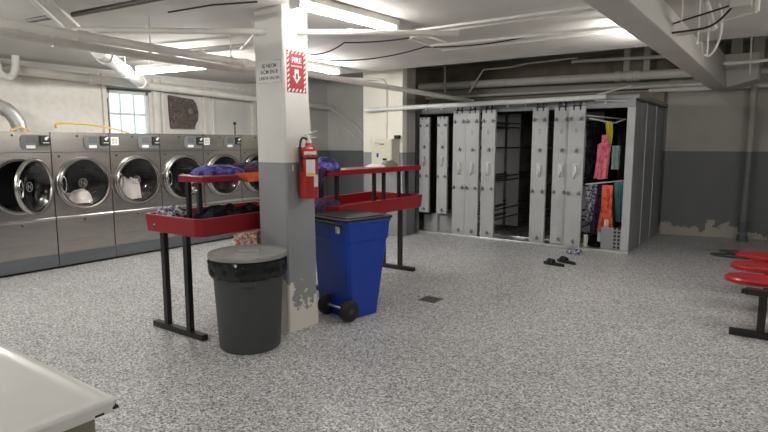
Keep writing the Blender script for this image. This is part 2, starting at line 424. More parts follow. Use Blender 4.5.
struct(obj('wall_pillar', bm, M['pillar']), 'square concrete pillar with white upper and grey peeling lower paint')
struct(obj('wall_pillar_rear', B(((-6.13, 7.98, 0), (-5.30, 8.12, 3.28))), M['pillar2'], bevel=.01), 'white painted pillar behind the red tables')
struct(obj('wall_brick_pier', B(((-6.0, 8.12, 0), (-5.31, 8.40, 3.28))), M['brick']), 'painted brick pier behind the white rear pillar')

# ceiling beam
bm = bmesh.new(); prism(bm, [(-1.03, 2.41), (-0.80, 2.41), (-0.86, CEIL + .01), (-1.06, CEIL + .01)], YF, 7.12, 'y')
prism(bm, [(-1.03, 2.41), (-0.80, 2.41), (-0.86, 2.9), (-1.06, 2.9)], 7.12, 9.9, 'y')
struct(obj('ceiling_beam', bm, M['beam'], bevel=.012), 'grey boxed ceiling beam')
bm = bmesh.new(); prism(bm, [(-1.03, 2.9), (-1.03, 2.42), (-0.80, 2.42), (-0.42, 2.52), (-0.42, 2.9)], 9.9, 10.6, 'y')
struct(obj('ceiling_beam_end', bm, M['beam'], bevel=.012))

# ------------------------------------------------------------------ lamps
def fluorescent(loc, ang, length, label, power, vis=True, two=False, drop=0.0):
    t = thing('fluorescent_light', label, 'ceiling light', loc, ang, None)
    h = length / 2
    obj('housing', B(((-.055, -h, -.055), (.055, h, 0))), M['trim'], t, bevel=.008)
    if drop:
        obj('suspension_rod', T(([(0, -h * .7, -.01), (0, -h * .7, drop)], .006), ([(0, h * .7, -.01), (0, h * .7, drop)], .006)), M['galv'], t)
    offs = (-.03, .03) if two else (0,)
    for x in offs:
        obj('tube', T(([(x, -h + .03, -.092), (x, h - .03, -.092)], .019), seg=16), M['tube'], t, smooth=True)
    for s in (-1, 1):
        obj('socket', B(((-.045, s * (h - .015) - .015, -.112), (.045, s * (h - .015) + .015, -.05))), M['white'], t, bevel=.004)
    for k in (-.3, 0, .3):
        la = bpy.data.lights.new('tube_light', 'POINT'); la.shadow_soft_size = .02; la.energy = power * LAMP / 3; la.color = (1.0, .98, .93)
        lo = bpy.data.objects.new('tube_light', la); lo.location = (0, k * length, -.14); link(lo, t)
    return t
fluorescent((-2.98, 3.70, CEIL), R(-3), 1.22, 'lit fluorescent tube light on the ceiling right of the near pillar', 13)
fluorescent((-5.34, 5.79, CEIL), R(3), 1.22, 'lit fluorescent tube light beyond the near pillar, half behind a pipe', 62)
fluorescent((-6.25, 4.34, CEIL - .10), R(-84), 1.42, 'lit fluorescent tube light above the washing machines', 50, drop=.10)
fluorescent((-1.17, 5.9, CEIL), R(0), 1.22, 'fluorescent tube light tucked behind the boxed beam', 36)
fluorescent((-6.0, 1.1, CEIL), R(90), 1.22, 'fluorescent tube light nearer the camera on the left', 70)
fluorescent((-3.2, -0.9, CEIL), R(0), 1.22, 'fluorescent tube light behind the white table', 80)
fluorescent((1.3, 1.6, CEIL), R(0), 1.22, 'fluorescent tube light right of the beam behind the camera', 60)
fluorescent((1.0, 5.8, CEIL), R(0), 1.22, 'fluorescent tube light out past the right edge over the bench', 30)

# ------------------------------------------------------------------ washing machines
FX = -7.506; MW = 0.755; MH = 1.735; DZ = 1.08; DR = 0.31
def washer_body():
    """cabinet with a round porthole; local x=0 at the front, y 0..MW, z up"""
    bm = bmesh.new(); D = 0.82; g = .006
    y0, y1, z0, z1 = g, MW - g, 0.19, MH
    box_faces = bmesh.new
    # front panel with hole
    cy = MW / 2; N = 32
    circ = []; sq = []
    def hit(a):
        c, s = math.cos(a), math.sin(a)
        tx = ((y1 - cy) if c > 0 else (cy - y0)) / max(abs(c), 1e-6); tz = ((1.48 - DZ) if s > 0 else (DZ - 0.65)) / max(abs(s), 1e-6)
        t = min(tx, tz); return (cy + c * t, DZ + s * t)
    angs = sorted([2 * PI * k / N + .01 for k in range(N)] + [math.atan2(zz - DZ, yy - cy) % (2 * PI) for yy in (y0, y1) for zz in (0.65, 1.48)])
    for a in angs:
        circ.append(bm.verts.new((0, cy + DR * math.cos(a), DZ + DR * math.sin(a)))); h = hit(a); sq.append(bm.verts.new((0, h[0], h[1])))
    n = len(angs)
    for k in range(n): bm.faces.new((circ[k], circ[(k + 1) % n], sq[(k + 1) % n], sq[k]))
    box(bm, (-D, y0, z0), (-.001, y0 + .01, z1)); box(bm, (-D, y1 - .01, z0), (-.001, y1, z1))
    box(bm, (-D, y0, z1 - .01), (0, y1, z1)); box(bm, (-D, y0, z0), (-D + .01, y1, z1))
    box(bm, (-.02, y0, 1.486), (.004, y1, z1)); box(bm, (-.02, y0, z0), (.002, y1, 0.63))
    return bm
def make_washer(first):
    t = thing('washing_machine', '', 'washing machine', (FX, 0, 0))
    obj('body', washer_body(), M['steel'], t)
    obj('plinth', B(((-.80, .004, .03), (.008, MW - .004, .186))), M['plinth'], t, bevel=.004)
    obj('kick_gap', B(((-.78, .01, 0), (-.05, MW - .01, .03))), M['black'], t)
    obj('chrome_strip', B(((.0, .006, .632), (.02, MW - .006, .665))), M['chrome'], t, bevel=.006)
    obj('drum', (lambda b: (lathe(b, [(DR, 0), (DR - .01, -.06), (DR - .02, -.5), (0.001, -.52)], 40, 'x', (0, MW / 2, DZ)), b)[1])(bmesh.new()), M['drum'], t, smooth=True)
    bm = bmesh.new()
    for k in range(3):
        a = k * 2 * PI / 3 + .5
        tube(bm, [(-.1, MW / 2 + (DR - .03) * math.cos(a), DZ + (DR - .03) * math.sin(a)), (-.48, MW / 2 + (DR - .03) * math.cos(a), DZ + (DR - .03) * math.sin(a))], .025, 8)
    obj('drum_lifters', bm, M['drum'], t, smooth=True)
    # control plate
    cp = obj('control_panel', (lambda b: (prism(b, [(.41, 1.655), (.44, 1.70), (.735, 1.70), (.735, 1.52), (.44, 1.52), (.41, 1.56)], .004, .018, 'x'), b)[1])(bmesh.new()), M['panelgrey'], t, bevel=.003)
    obj('display', B(((.018, .47, 1.60), (.021, .58, 1.68))), M['plinth'], cp)
    obj('price_label', B(((.018, .47, 1.535), (.021, .57, 1.572))), M['white'], cp)
    rd = obj('card_reader', B(((.018, .62, 1.575), (.05, .735, 1.69))), M['black'], t, bevel=.005)
    obj('reader_mark', (lambda b: (prism(b, [(.665, 1.655), (.69, 1.675), (.725, 1.68), (.70, 1.64), (.685, 1.63)], .05, .052, 'x'), box(b, (.05, .65, 1.598), (.052, .72, 1.606)), b)[2])(bmesh.new()), M['white'], rd)
    obj('lock_button', (lambda: capped([(.012, .004), (.012, .012)], 12, 'x', (0, .33, 1.69)))(), M['black'], t)
    obj('catch_hole', (lambda: capped([(.012, 0), (.012, .006)], 12, 'x', (0, .09, 1.43)))(), M['black'], t)
    obj('catch_hole', (lambda: capped([(.011, .002), (.011, .01)], 12, 'x', (0, .36, .60)))(), M['black'], t)
    ring = bmesh.new(); lathe(ring, [(DR + .005, .0), (DR + .030, .002), (DR + .032, .014), (DR + .02, .022), (DR + .005, .02), (DR - .005, .02)], 48, 'x', (0, MW / 2, DZ), closed=True)
    obj('porthole_seal', ring, M['doorring'], t, smooth=True)
    return t
def make_door():
    """local: hinge at origin, disc centre at y=-(.345); faces +x"""
    bm = bmesh.new(); c = (0, -.335, 0)
    lathe(bm, [(.290, .01), (.30, .0), (.330, .0), (.342, .015), (.338, .035), (.322, .048), (.302, .045), (.292, .03)], 56, 'x', c, closed=True)
    d = obj('door', bm, M['doorring'], None, smooth=True)
    b = bmesh.new(); lathe(b, [(.298, .028), (.290, .025), (.25, -.005), (.2, -.035), (.10, -.05), (.003, -.055)], 40, 'x', c)
    obj('door_glass', b, M['glass'], d, smooth=True)
    b = bmesh.new(); lathe(b, [(.058, -.046), (.05, -.046), (.05, -.042), (.058, -.042)], 24, 'x', c, closed=True)
    box(b, (-.045, -.335 - .028, -.03), (-.041, -.335 - .018, .03)); box(b, (-.045, -.335 + .018, -.03), (-.041, -.335 + .028, .03))
    tube(b, [(-.043, -.335 - .022, .026), (-.043, -.335 + .022, -.026)], .005, 6)
    obj('door_emblem', b, M['emblem'], d)
    b = bmesh.new(); n = 14
    tube(b, [(.055, -.335 - .285 + .03 * math.cos(a), .10 * math.sin(a)) for a in [2 * PI * k / n for k in range(n + 1)]], .008, 8, cap=False)
    box(b, (.04, -.335 - .325, -.012), (.075, -.335 - .305, .012))
    obj('door_handle', b, M['doorring'], d, smooth=True)
    b = B(((.0, -.0, -.09), (.03, .03, .09)))
    obj('hinge', b, M['doorring'], d, bevel=.004)
    return d
washer0 = make_washer(True); door0 = make_door()
wlab = ['stainless washing machine with its round door swung open, at the left edge',
        'stainless washing machine with white laundry, second from the left edge, under the yellow hose',
        'stainless washing machine holding tall white cloth, under the window',
        'stainless washing machine with empty dark drum, below the grimy wall vent',
        'stainless washing machine behind the blue clothes, fifth from the left edge',
        'stainless washing machine mostly hidden by the near pillar, with the thin pole on top',
        'stainless washing machine just past the near pillar, last in the row']
washers = []
for k in range(7):
    t = washer0 if k == 0 else copy_tree(washer0)
    y = 2.605 + k * MW; t.location = (FX, y, 0); t['label'] = wlab[k]; t['group'] = 'stainless washing machines along the left wall'
    washers.append(t)
for k in range(7):
    d = door0 if k == 0 else copy_tree(door0)
    d.parent = washers[k]; d.location = (.03, MW - .045, DZ)
    d.rotation_euler = (0, 0, 0)
for k, lb in ((2, 'white four-square notice on the machine under the window'), (4, 'white four-square notice on the fifth machine')):
    n = obj('notice', B(((FX + .004, 0, 1.60), (FX + .007, .11, 1.71))), M['white'], None)
    n.location = (0, washers[k].location.y + (.02 if k == 2 else .02), -.03)
    tag(n, lb, 'notice')
    q = bmesh.new()
    for i in (0, 1):
        for j in (0, 1): box(q, (FX + .007, .018 + i * .04, 1.62 + j * .04), (FX + .0085, .05 + i * .04, 1.65 + j * .04))
    obj('notice_print', q, M['paleprint'], n)
door0.rotation_euler = (0, 0, R(33))
for c in door0.children:
    if c.name.startswith('door_glass'): c.data = c.data.copy(); c.data.materials[0] = M['darkglass']
# laundry inside two drums
for k, (sy, h, sd, lb) in {1: (.2, .20, 3, 'white laundry lying in the drum of the machine second from the left edge'), 2: (.17, .34, 8, 'tall heap of white laundry in the machine under the window')}.items():
    o = obj('laundry', cloth_heap(.17, sy, h * 1.1, sd), M['whitecloth'], None, smooth=True)
    o.location = (FX - .21, washers[k].location.y + MW / 2 - (.0 if k == 1 else .03), DZ - .27); tag(o, lb, 'laundry', 'white laundry in the machines')

# stuff on and above the machines
pts = smooth_path([(-7.75, 3.55, 1.80), (-7.8, 3.60, 1.85), (-7.85, 3.80, 1.86), (-7.85, 4.05, 1.85), (-7.8, 4.35, 1.80), (-7.75, 4.55, 1.745)], 6)
tag(obj('yellow_hose', T((pts, .014)), M['yellowhose'], None, smooth=True), 'yellow gas hose arching over the machine tops', 'hose')
pts = smooth_path([(-7.7, 3.0, 1.75), (-7.72, 3.12, 1.79), (-7.72, 3.22, 1.745)], 6)
tag(obj('yellow_hose', T((pts, .012)), M['yellowhose'], None, smooth=True), 'short yellow hose end beside the silver duct', 'hose')
bm = bmesh.new()
pts = [(-7.85, 3.17, 1.735), (-7.85, 3.15, 1.85), (-7.87, 3.08, 1.97), (-7.9, 2.97, 2.05), (-7.95, 2.80, 2.10), (-8.0, 2.6, 2.13), (-8.2, 2.3, 2.14)]
pp = smooth_path(pts, 5); tube(bm, pp, .085, 20)
o = thing('exhaust_duct', 'silver exhaust duct bending up from a machine at the left edge', 'duct')
obj('duct_pipe', bm, M['galv'], o, smooth=True)
b = bmesh.new()
for i in (5, 12, 18):
    d = (pp[i + 1] - pp[i]).normalized(); tube(b, [pp[i] - d * .012, pp[i] + d * .012], .092, 20)
obj('duct_band', b, M['galv'], o, smooth=True)
# wall vent
t = thing('wall_vent', 'grimy brown vent panel with a round fan on the left wall', 'vent')
bm = bmesh.new(); prism(bm, [(5.66, 1.84), (6.12, 1.84), (6.12, 1.90), (6.18, 1.98), (6.20, 2.12), (6.16, 2.27), (6.10, 2.34), (5.64, 2.38), (5.645, 2.1)], XL, XL + .05, 'x')
obj('vent_panel', bm, M['vent'], t)
b = bmesh.new()
for k in range(9): box(b, (XL + .05, 5.70, 1.89 + k * .05), (XL + .065, 6.12, 1.905 + k * .05))
obj('vent_slats', b, M['vent'], t)
obj('vent_hub', capped([(.06, .065), (.05, .085), (.02, .09)], 20, 'x', (XL, 6.02, 2.13)), M['panelgrey'], t, smooth=True)
# thin pole on machine 6
t = thing('thin_pole', 'thin dark pole with a knob standing on the machines left of the near pillar', 'pole', (-7.56, 6.32, MH))
obj('pole_shaft', T(([(0, 0, 0), (0, 0, .16)], .012)), M['pipe_dark'], t); obj('pole_knob', capped([(.005, .16), (.025, .17), (.03, .19), (.02, .21), (.004, .22)], 14), M['black'], t, smooth=True)

# ------------------------------------------------------------------ folding tables
def oct_poly(x0, x1, y0, y1, c):
    return [(x0 + c, y0), (x1 - c, y0), (x1, y0 + c), (x1, y1 - c), (x1 - c, y1), (x0 + c, y1), (x0, y1 - c), (x0, y0 + c)]
def tray_bm(x0, x1, y0, y1, z0, z1, c=.05, t=.03, base=.04):
    bm = bmesh.new(); n = 8
    P = [oct_poly(x0 + .012, x1 - .012, y0 + .012, y1 - .012, c), oct_poly(x0, x1, y0, y1, c), oct_poly(x0 + t, x1 - t, y0 + t, y1 - t, c * .8)]
    lay = [(P[0], z0), (P[1], z1), (P[2], z1), (P[2], z0 + base)]
    rr = [[bm.verts.new((x, y, z)) for x, y in p] for p, z in lay]
    for i in range(3):
        for k in range(n): bm.faces.new((rr[i][k], rr[i][(k + 1) % n], rr[i + 1][(k + 1) % n], rr[i + 1][k]))
    bm.faces.new(rr[0][::-1]); bm.faces.new(rr[3]); return bm
def folding_table(name, label, tray, shelf, feet, posts, legdx, zt, outer=None):
    t = thing(name, label, 'table', ((tray[0] + tray[1]) / 2, (tray[2] + tray[3]) / 2, 0))
    ox, oy = t.location.x, t.location.y
    L = lambda x0, x1, y0, y1: (x0 - ox, x1 - ox, y0 - oy, y1 - oy)
    obj('tabletop', tray_bm(*L(*tray), zt, zt + .15), M['red'], t, bevel=.006)
    x0, x1, y0, y1 = L(*shelf); zs = 1.262
    b = bmesh.new(); prism(b, oct_poly(x0, x1, y0, y1, .03), zs, zs + .058); obj('upper_shelf', b, M['red'], t, bevel=.008)
    for fx, fy in feet:
        fx -= ox; fy -= oy
        obj('foot_bar', B(((fx - .345, fy - .03, 0.0), (fx + .345, fy + .03, .05))), M['blackmetal'], t, bevel=.005)
        for s in (-1, 1): obj('leg', B(((fx + s * legdx - .027, fy - .022, .05), (fx + s * legdx + .027, fy + .022, zt + .004))), M['blackmetal'], t, bevel=.003)
    for px, py in posts:
        px -= ox; py -= oy
        obj('shelf_post', B(((px - .018, py - .018, zt + .038), (px + .018, py + .018, zs + .002))), M['blackmetal'], t, bevel=.002)
    return t
folding_table('folding_table', 'red two-tier folding table left of the near pillar, piled with clothes', (-4.54, -3.76, 2.74, 4.02), (-4.38, -3.99, 2.99, 4.0),
    [(-4.10, 2.76), (-4.10, 3.85)], [(-4.27, 3.03), (-4.12, 3.03), (-4.27, 3.9), (-4.12, 3.9)], .155, .845)
folding_table('folding_table', 'red two-tier folding table behind the blue wheeled bin, mostly bare', (-4.40, -3.60, 4.24, 5.92), (-4.12, -3.76, 4.33, 6.12),
    [(-4.05, 4.5), (-4.05, 5.86)], [(-3.98, 4.45), (-3.85, 4.55), (-3.93, 5.32), (-3.82, 5.36), (-3.93, 5.84), (-3.82, 5.85)], .13, .825)

# clothes on the tables
def heap(name, label, cat, loc, s, seed, m, rz=0, rough=1.0, grp=None):
    o = obj(name, cloth_heap(*s, seed, rough=rough), m, None, smooth=True); o.location = loc; o.rotation_euler = (0, 0, rz)
    return tag(o, label, cat, grp)
ST = 1.321
heap('folded_clothes', 'bright blue garment heaped on the upper shelf of the left table', 'clothes', (-4.19, 3.30, ST), (.15, .27, .105), 2, M['bluecloth'], R(0), 1.1)
heap('folded_clothes', 'dark navy garment on the left table upper shelf, beside the pillar', 'clothes', (-4.19, 3.72, ST), (.16, .27, .15), 5, M['navycloth'], 0, 1.1)
o = obj('orange_garment', hanging(.46, .085, 3, lambda v: (-.5 + .25 * v, .5 - .02 * v), .012, 3, .008), M['orangecloth'], None, smooth=True)
o.location = (-3.985, 3.55, ST + .012); o.rotation_euler = (0, 0, R(90)); tag(o, 'orange garment edge hanging over the upper shelf of the left table', 'clothes')
ZT = .887
heap('clothes_heap', 'black clothes heaped in the lower tray of the left table', 'clothes', (-4.05, 3.30, ZT), (.24, .38, .20), 7, M['blackcloth'], 0, 1.2)
heap('clothes_heap', 'grey and black mixed clothes at the near left corner of the left table tray', 'clothes', (-4.38, 2.95, ZT), (.11, .20, .22), 11, M['greycloth'], 0, 1.3)
heap('clothes_heap', 'grey and purple printed clothes in the left table tray by the pillar', 'clothes', (-3.98, 3.80, ZT), (.17, .18, .27), 13, M['greycloth'], 0, 1.3)
heap('folded_clothes', 'blue and white garment on the near end of the right table upper shelf', 'clothes', (-3.90, 4.42, ST), (.17, .14, .14), 17, M['bluecloth'], 0, 1.2)
o = obj('draped_garment', hanging(.26, .20, 5, lambda v: (-.5 + .1 * v, .5 - .25 * v), .02, 2, .015), M['navycloth'], None, smooth=True)
o.location = (-3.90, 4.305, ST + .03); tag(o, 'dark blue garment hanging off the near end of the right table shelf', 'clothes')
heap('clothes_heap', 'dark clothes in the near end of the right table tray', 'clothes', (-3.83, 4.36, .867), (.16, .17, .22), 19, M['navycloth'], 0, 1.2)
o = obj('checked_cloth', hanging(.34, .14, 9, lambda v: (-.5 + .15 * v, .5), .07, 4, .02), M['checkcloth'], None, smooth=True)
o.location = (-3.76, 3.26, .835); o.rotation_euler = (0, 0, R(90)); tag(o, 'red and white patterned cloth hanging below the left table beside the pillar', 'cloth')

# beige electrical box on the white pillar
t = thing('control_box', 'beige metal control box mounted on the white rear pillar', 'electrical box', (-5.56, 7.975, 1.21))
obj('box_body', B(((-.21, -.24, 0), (.21, 0, .46))), M['beige'], t, bevel=.008)
obj('box_door', B(((-.195, -.252, .03), (.195, -.24, .44))), M['beige'], t, bevel=.004)
obj('box_handle', T(([(-.02, -.255, .385), (-.02, -.28, .375), (.06, -.28, .375), (.06, -.255, .385)], .008)), M['galv'], t)
obj('blue_sticker', B(((-.09, -.255, .15), (-.05, -.252, .22))), mat('blue_sticker', (.03, .03, .35), .5), t)
obj('box_label', B(((-.13, -.255, .375), (-.06, -.252, .40))), M['paleprint'], t)
obj('box_switch', B(((.04, -.262, .10), (.12, -.252, .135))), M['black'], t)
obj('box_knob', B(((.17, -.12, .46), (.26, -.04, .52))), M['black'], t, bevel=.01)
bm = T((smooth_path([(-5.62, 7.955, 1.68), (-5.62, 7.955, 2.4), (-5.63, 7.955, 2.58), (-5.70, 7.90, 2.665), (-5.95, 7.6, 2.665), (-6.35, 6.9, 2.665)], 5), .018)); tag(obj('conduit', bm, M['pipe'], None, smooth=True), 'grey conduit rising from the beige control box to the ceiling', 'pipe')
heap('small_bundle', 'white paper bundle on the far part of the right table shelf', 'paper', (-3.93, 5.35, ST), (.11, .12, .045), 23, M['whitecloth'])
t = obj('folded_bag', cloth_heap(.09, .12, .10, 31), M['olive'], None, smooth=True); t.location = (-3.95, 5.66, ST); tag(t, 'small dark olive bag on the far part of the right table shelf', 'bag')

# ------------------------------------------------------------------ bins
t = thing('rubbish_bin', 'round charcoal rubbish bin with grey lid before the near pillar', 'bin', (-3.385, 2.915, 0), R(20))
obj('bin_body', capped([(.225, 0), (.238, .012), (.268, .56), (.276, .565), (.280, .59), (.280, .66), (.270, .68)], 48), M['can'], t, smooth=True)
bm = bmesh.new(); rings = []
seg = 96
for j, (r, z) in enumerate([(.276, .690), (.296, .683), (.302, .655), (.298, .63), (.303, .605), (.298, .58), (.293, .56), (.283, .558)]):
    ring = []
    for k in range(seg):
        a = 2 * PI * k / seg; n = noise.noise(Vector((math.cos(a) * 8, math.sin(a) * 8, j * 1.7))) ; n2 = noise.noise(Vector((math.cos(a) * 3, math.sin(a) * 3, 4)))
        ring.append(bm.verts.new(((r + .016 * n) * math.cos(a), (r + .016 * n) * math.sin(a), z + (.012 * n2 + .01 * n) * (j > 1))))
    rings.append(ring)
for i in range(len(rings) - 1):
    for k in range(seg): bm.faces.new((rings[i][k], rings[i][(k + 1) % seg], rings[i + 1][(k + 1) % seg], rings[i + 1][k]))
o = obj('bin_liner', bm, M['bag'], t, smooth=True)
bm = capped([(.295, .690), (.302, .692), (.305, .70), (.302, .718), (.300, .723), (.285, .716), (.20, .722), (.10, .726), (.02, .727)], 64)
ld = obj('bin_lid', bm, M['lid'], t, smooth=True)
obj('lid_grip', capped([(.09, .72), (.09, .735), (.07, .74)], 32), M['lid'], ld, bevel=.008)
obj('side_handle', B(((-.06, -.30, .515), (.06, -.26, .555))), M['can'], t, bevel=.006)
t.rotation_euler = (0, 0, R(48))
for c in t.children:
    c.scale = (1, 1, 1.05)

t = thing('wheeled_bin', 'blue wheeled bin with dark lid right of the near pillar', 'bin', (-3.37, 4.05, 0), R(-12))
bm = bmesh.new()
lay = [(.0, -.22, .275, -.13, .22), (.10, -.225, .278, -.14, .235), (.70, -.265, .285, -.16, .34), (.72, -.275, .295, -.175, .355), (.86, -.28, .295, -.18, .37), (.88, -.285, .30, -.20, .385), (.90, -.285, .30, -.20, .385)]
rr = []
for z, x0, x1, y0, y1 in lay: rr.append([bm.verts.new((x, y, z)) for x, y in oct_poly(x0, x1, y0, y1, .035)])
for i in range(len(rr) - 1):
    for k in range(8): bm.faces.new((rr[i][k], rr[i][(k + 1) % 8], rr[i + 1][(k + 1) % 8], rr[i + 1][k]))
bm.faces.new(rr[0][::-1]); bm.faces.new(rr[-1])
obj('bin_body', bm, M['blue'], t, bevel=.01)
bm = bmesh.new(); prism(bm, oct_poly(-.295, .31, -.215, .40, .04), .902, .922); prism(bm, oct_poly(-.25, .26, -.15, .34, .04), .922, .932)
obj('bin_lid', bm, M['rubber'], t, bevel=.008)
obj('bin_handle', T(([(-.24, -.19, .86), (-.22, -.245, .885), (.22, -.245, .885), (.24, -.19, .86)], .014)), M['rubber'], t, smooth=True)
obj('lid_latch', B(((.20, -.235, .80), (.235, -.205, .87))), M['galv'], t, bevel=.008)
for s in (-1, 1):
    wbm = capped([(.03, -.03), (.085, -.03), (.097, -.02), (.097, .02), (.085, .03), (.03, .03)], 28, 'x', (s * .165 + .14, -.165, .097))
    wh = obj('wheel', wbm, M['rubber'], t, smooth=True)
    obj('wheel_hub', capped([(.028, -.034), (.028, .034)], 16, 'x', (s * .165 + .14, -.165, .097)), M['can'], wh, smooth=True)
obj('axle', T(([(-.03, -.165, .097), (.30, -.165, .097)], .011)), M['galv'], t, smooth=True)

# ------------------------------------------------------------------ pillar fittings
t = thing('fire_sign', 'red fire extinguisher sign with striped border on the near pillar', 'sign', (PX1, 3.443, 2.18))
Wd, Hh = .108, .165
obj('sign_plate', B(((0, -Wd, -Hh), (.004, Wd, Hh))), M['signred'], t)
b = bmesh.new()
def stripe(y, z, dy, dz):
    vs_ = [b.verts.new((.0048, y + p[0], z + p[1])) for p in ((0, 0), (dy, 0), (dy * 1.9, dz), (dy * .9, dz))]
    b.faces.new(vs_)
for i in range(5):
    for z in (-Hh + .003, Hh - .027): stripe(-Wd + .004 + i * .043, z, .019, .024)
for i in range(7):
    z = -Hh + .030 + i * .040
    for y in (-Wd + .002, Wd - .024):
        vs_ = [b.verts.new((.0048, y + p[0], z + p[1])) for p in ((0, 0), (.022, .018), (.022, .036), (0, .018))]; b.faces.new(vs_)
r_ = bmesh.ops.extrude_face_region(b, geom=b.faces[:]); bmesh.ops.translate(b, vec=(-.0006, 0, 0), verts=[v for v in r_['geom'] if isinstance(v, bmesh.types.BMVert)])
obj('striped_border', b, M['white'], t)
text('sign_lettering', 'FIRE', .062, M['white'], facing('+x', (.005, 0, .088)), t)
text('sign_lettering', 'EXTINGUISHER', .018, M['white'], facing('+x', (.005, 0, .042)), t)
b = bmesh.new(); prism(b, [(-.024, .018), (.024, .018), (.024, -.035), (.048, -.035), (0, -.095), (-.048, -.035), (-.024, -.035)], .004, .0055, 'x'); obj('sign_arrow', b, M['white'], t)
b = bmesh.new(); prism(b, [(-.010, -.02), (-.012, -.062), (.012, -.062), (.010, -.02), (.004, -.012), (-.004, -.012)], .0055, .0065, 'x'); obj('sign_symbol', b, M['ink'], t)

t = thing('paper_notice', 'white paper notice with black lettering on the near pillar', 'notice', (-3.50, PY0, 2.178))
obj('paper', B(((-.142, -.003, -.09), (.140, 0, .09))), M['white'], t)
for s, z, sz in (('SE NECM', .045, .042), ('ACM EN 8', -.003, .044), ('LABOR SALON', -.052, .036)):
    text('notice_lettering', s, sz, M['plinth'], facing('-y', (0, -.0036, z)), t, .0004)
obj('paper_edge', B(((.134, -.0042, -.09), (.140, -.003, .09)), ((-.142, -.0042, -.09), (-.02, -.003, -.086)), ((.04, -.0042, -.09), (.140, -.003, -.086)), ((.06, -.0042, .086), (.140, -.003, .09))), M['paleprint'], t)

t = thing('fire_extinguisher', 'red fire extinguisher hung on the near pillar', 'fire extinguisher', (PX1 + .10, 3.465, 1.14))
b = capped([(.03, 0), (.07, .004), (.078, .02), (.078, .36), (.072, .395), (.05, .425), (.028, .438), (.024, .46)], 32)
obj('cylinder', b, M['extred'], t, smooth=True)
b = bmesh.new(); lathe(b, [(.080, .325), (.080, .345), (.0785, .345), (.0785, .325)], 32, closed=True); obj('clamp_band', b, M['black'], t, smooth=True)
obj('wall_bracket', B(((-.098, -.02, .10), (-.076, .02, .42)), ((-.098, -.03, .415), (-.03, .03, .425))), M['black'], t)
obj('valve', capped([(.022, .455), (.024, .48), (.018, .49), (.018, .515), (.006, .52)], 16), M['galv'], t, smooth=True)
b = bmesh.new(); tube(b, [(-.01, -.02, .52), (.01, .09, .555)], .009, 8); tube(b, [(-.01, -.02, .50), (.01, .085, .505)], .008, 8)
obj('squeeze_lever', b, M['galv'], t, smooth=True)
obj('hose', T((smooth_path([(0, -.015, .49), (0, -.07, .50), (-.01, -.088, .44), (-.01, -.088, .30), (0, -.086, .22)], 5), .009)), M['black'], t, smooth=True)
def curved_label(a0, a1, z0, z1, r, m, nm):
    b = bmesh.new(); n = 10; A = []; C = []
    for k in range(n + 1):
        a = a0 + (a1 - a0) * k / n
        A.append([b.verts.new((rr_ * math.cos(a), rr_ * math.sin(a), z)) for rr_, z in ((r, z0), (r, z1), (r + .0008, z1), (r + .0008, z0))])
    for k in range(n):
        for q in range(4): b.faces.new((A[k][q], A[k][(q + 1) % 4], A[k + 1][(q + 1) % 4], A[k + 1][q]))
    b.faces.new(A[0]); b.faces.new(A[-1][::-1]); obj(nm, b, m, t)
curved_label(R(-62), R(-5), .19, .33, .0785, M['white'], 'instruction_label')
curved_label(R(-75), R(10), .365, .392, .0760, M['white'], 'top_label')
curved_label(R(-15), R(25), .10, .20, .0785, mat('tag_print', (.75, .72, .78), .6, var=.4, scale=60), 'inspection_tag')
curved_label(R(-58), R(-8), .195, .215, .0795, M['yellowhose'], 'yellow_strip')
obj('wall_tag', B(((-.1, -.10, .23), (-.09, -.085, .28))), M['white'], t)

# ------------------------------------------------------------------ drying cabinet
CY0, CY1, CX0, CX1, CZ = 8.62, 10.9, -6.2, -1.78, 2.22
t = thing('drying_cabinet', 'large grey drying cabinet housing the numbered pull-out racks', 'cabinet', (-3.5, 9.7, 0))
def C_(lo, hi): return ((lo[0] + 3.5, lo[1] - 9.7, lo[2]), (hi[0] + 3.5, hi[1] - 9.7, hi[2]))
third = (CY1 - CY0) / 3
for k in range(3):
    obj('side_panel', B(C_((CX1 - .04, CY0 + k * third + .003, .0), (CX1, CY0 + (k + 1) * third - .003, CZ - .01))), M['cabinet'], t, bevel=.003)
    if k: obj('seam_strip', B(C_((CX1, CY0 + k * third - .012, .02), (CX1 + .012, CY0 + k * third + .004, CZ - .02))), M['rack'], t)
obj('roof_panel', B(C_((CX0, CY0, CZ - .03), (CX1, CY1, CZ))), M['cabinet'], t)
obj('cornice', B(C_((CX0, CY0 - .05, CZ), (CX1 + .05, CY1 - .02, CZ + .055))), M['cabinet'], t, bevel=.006)
obj('header', B(C_((-5.42, CY0 - .02, 2.10), (CX1, CY0 + .03, CZ))), M['cabinet'], t, bevel=.003)
obj('right_jamb', B(C_((-1.885, CY0 - .02, 0), (CX1 + .002, CY0 + .03, 2.10))), M['rack'], t, bevel=.003)
obj('left_jamb', B(C_((-5.42, CY0 - .02, 0), (-5.37, CY0 + .03, 2.10))), M['cabinet'], t, bevel=.003)
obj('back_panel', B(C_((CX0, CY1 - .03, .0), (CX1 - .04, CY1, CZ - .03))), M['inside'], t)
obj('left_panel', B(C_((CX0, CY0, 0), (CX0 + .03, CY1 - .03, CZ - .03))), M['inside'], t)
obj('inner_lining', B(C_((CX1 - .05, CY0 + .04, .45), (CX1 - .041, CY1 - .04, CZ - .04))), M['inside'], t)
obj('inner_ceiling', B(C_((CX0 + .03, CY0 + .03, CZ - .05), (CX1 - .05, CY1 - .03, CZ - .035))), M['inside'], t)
kp = obj('louvred_panel', B(C_((-2.17, CY0 + .0, .02), (-1.885, CY0 + .03, .36))), M['cabinet'], t, bevel=.003)
for i in range(6):
    for j in (0, 1): obj('louvre_slot', B(C_((-1.99 + j * .055, CY0 - .003, .06 + i * .055), (-1.955 + j * .055, CY0 + .001, .095 + i * .055))), M['black'], kp)
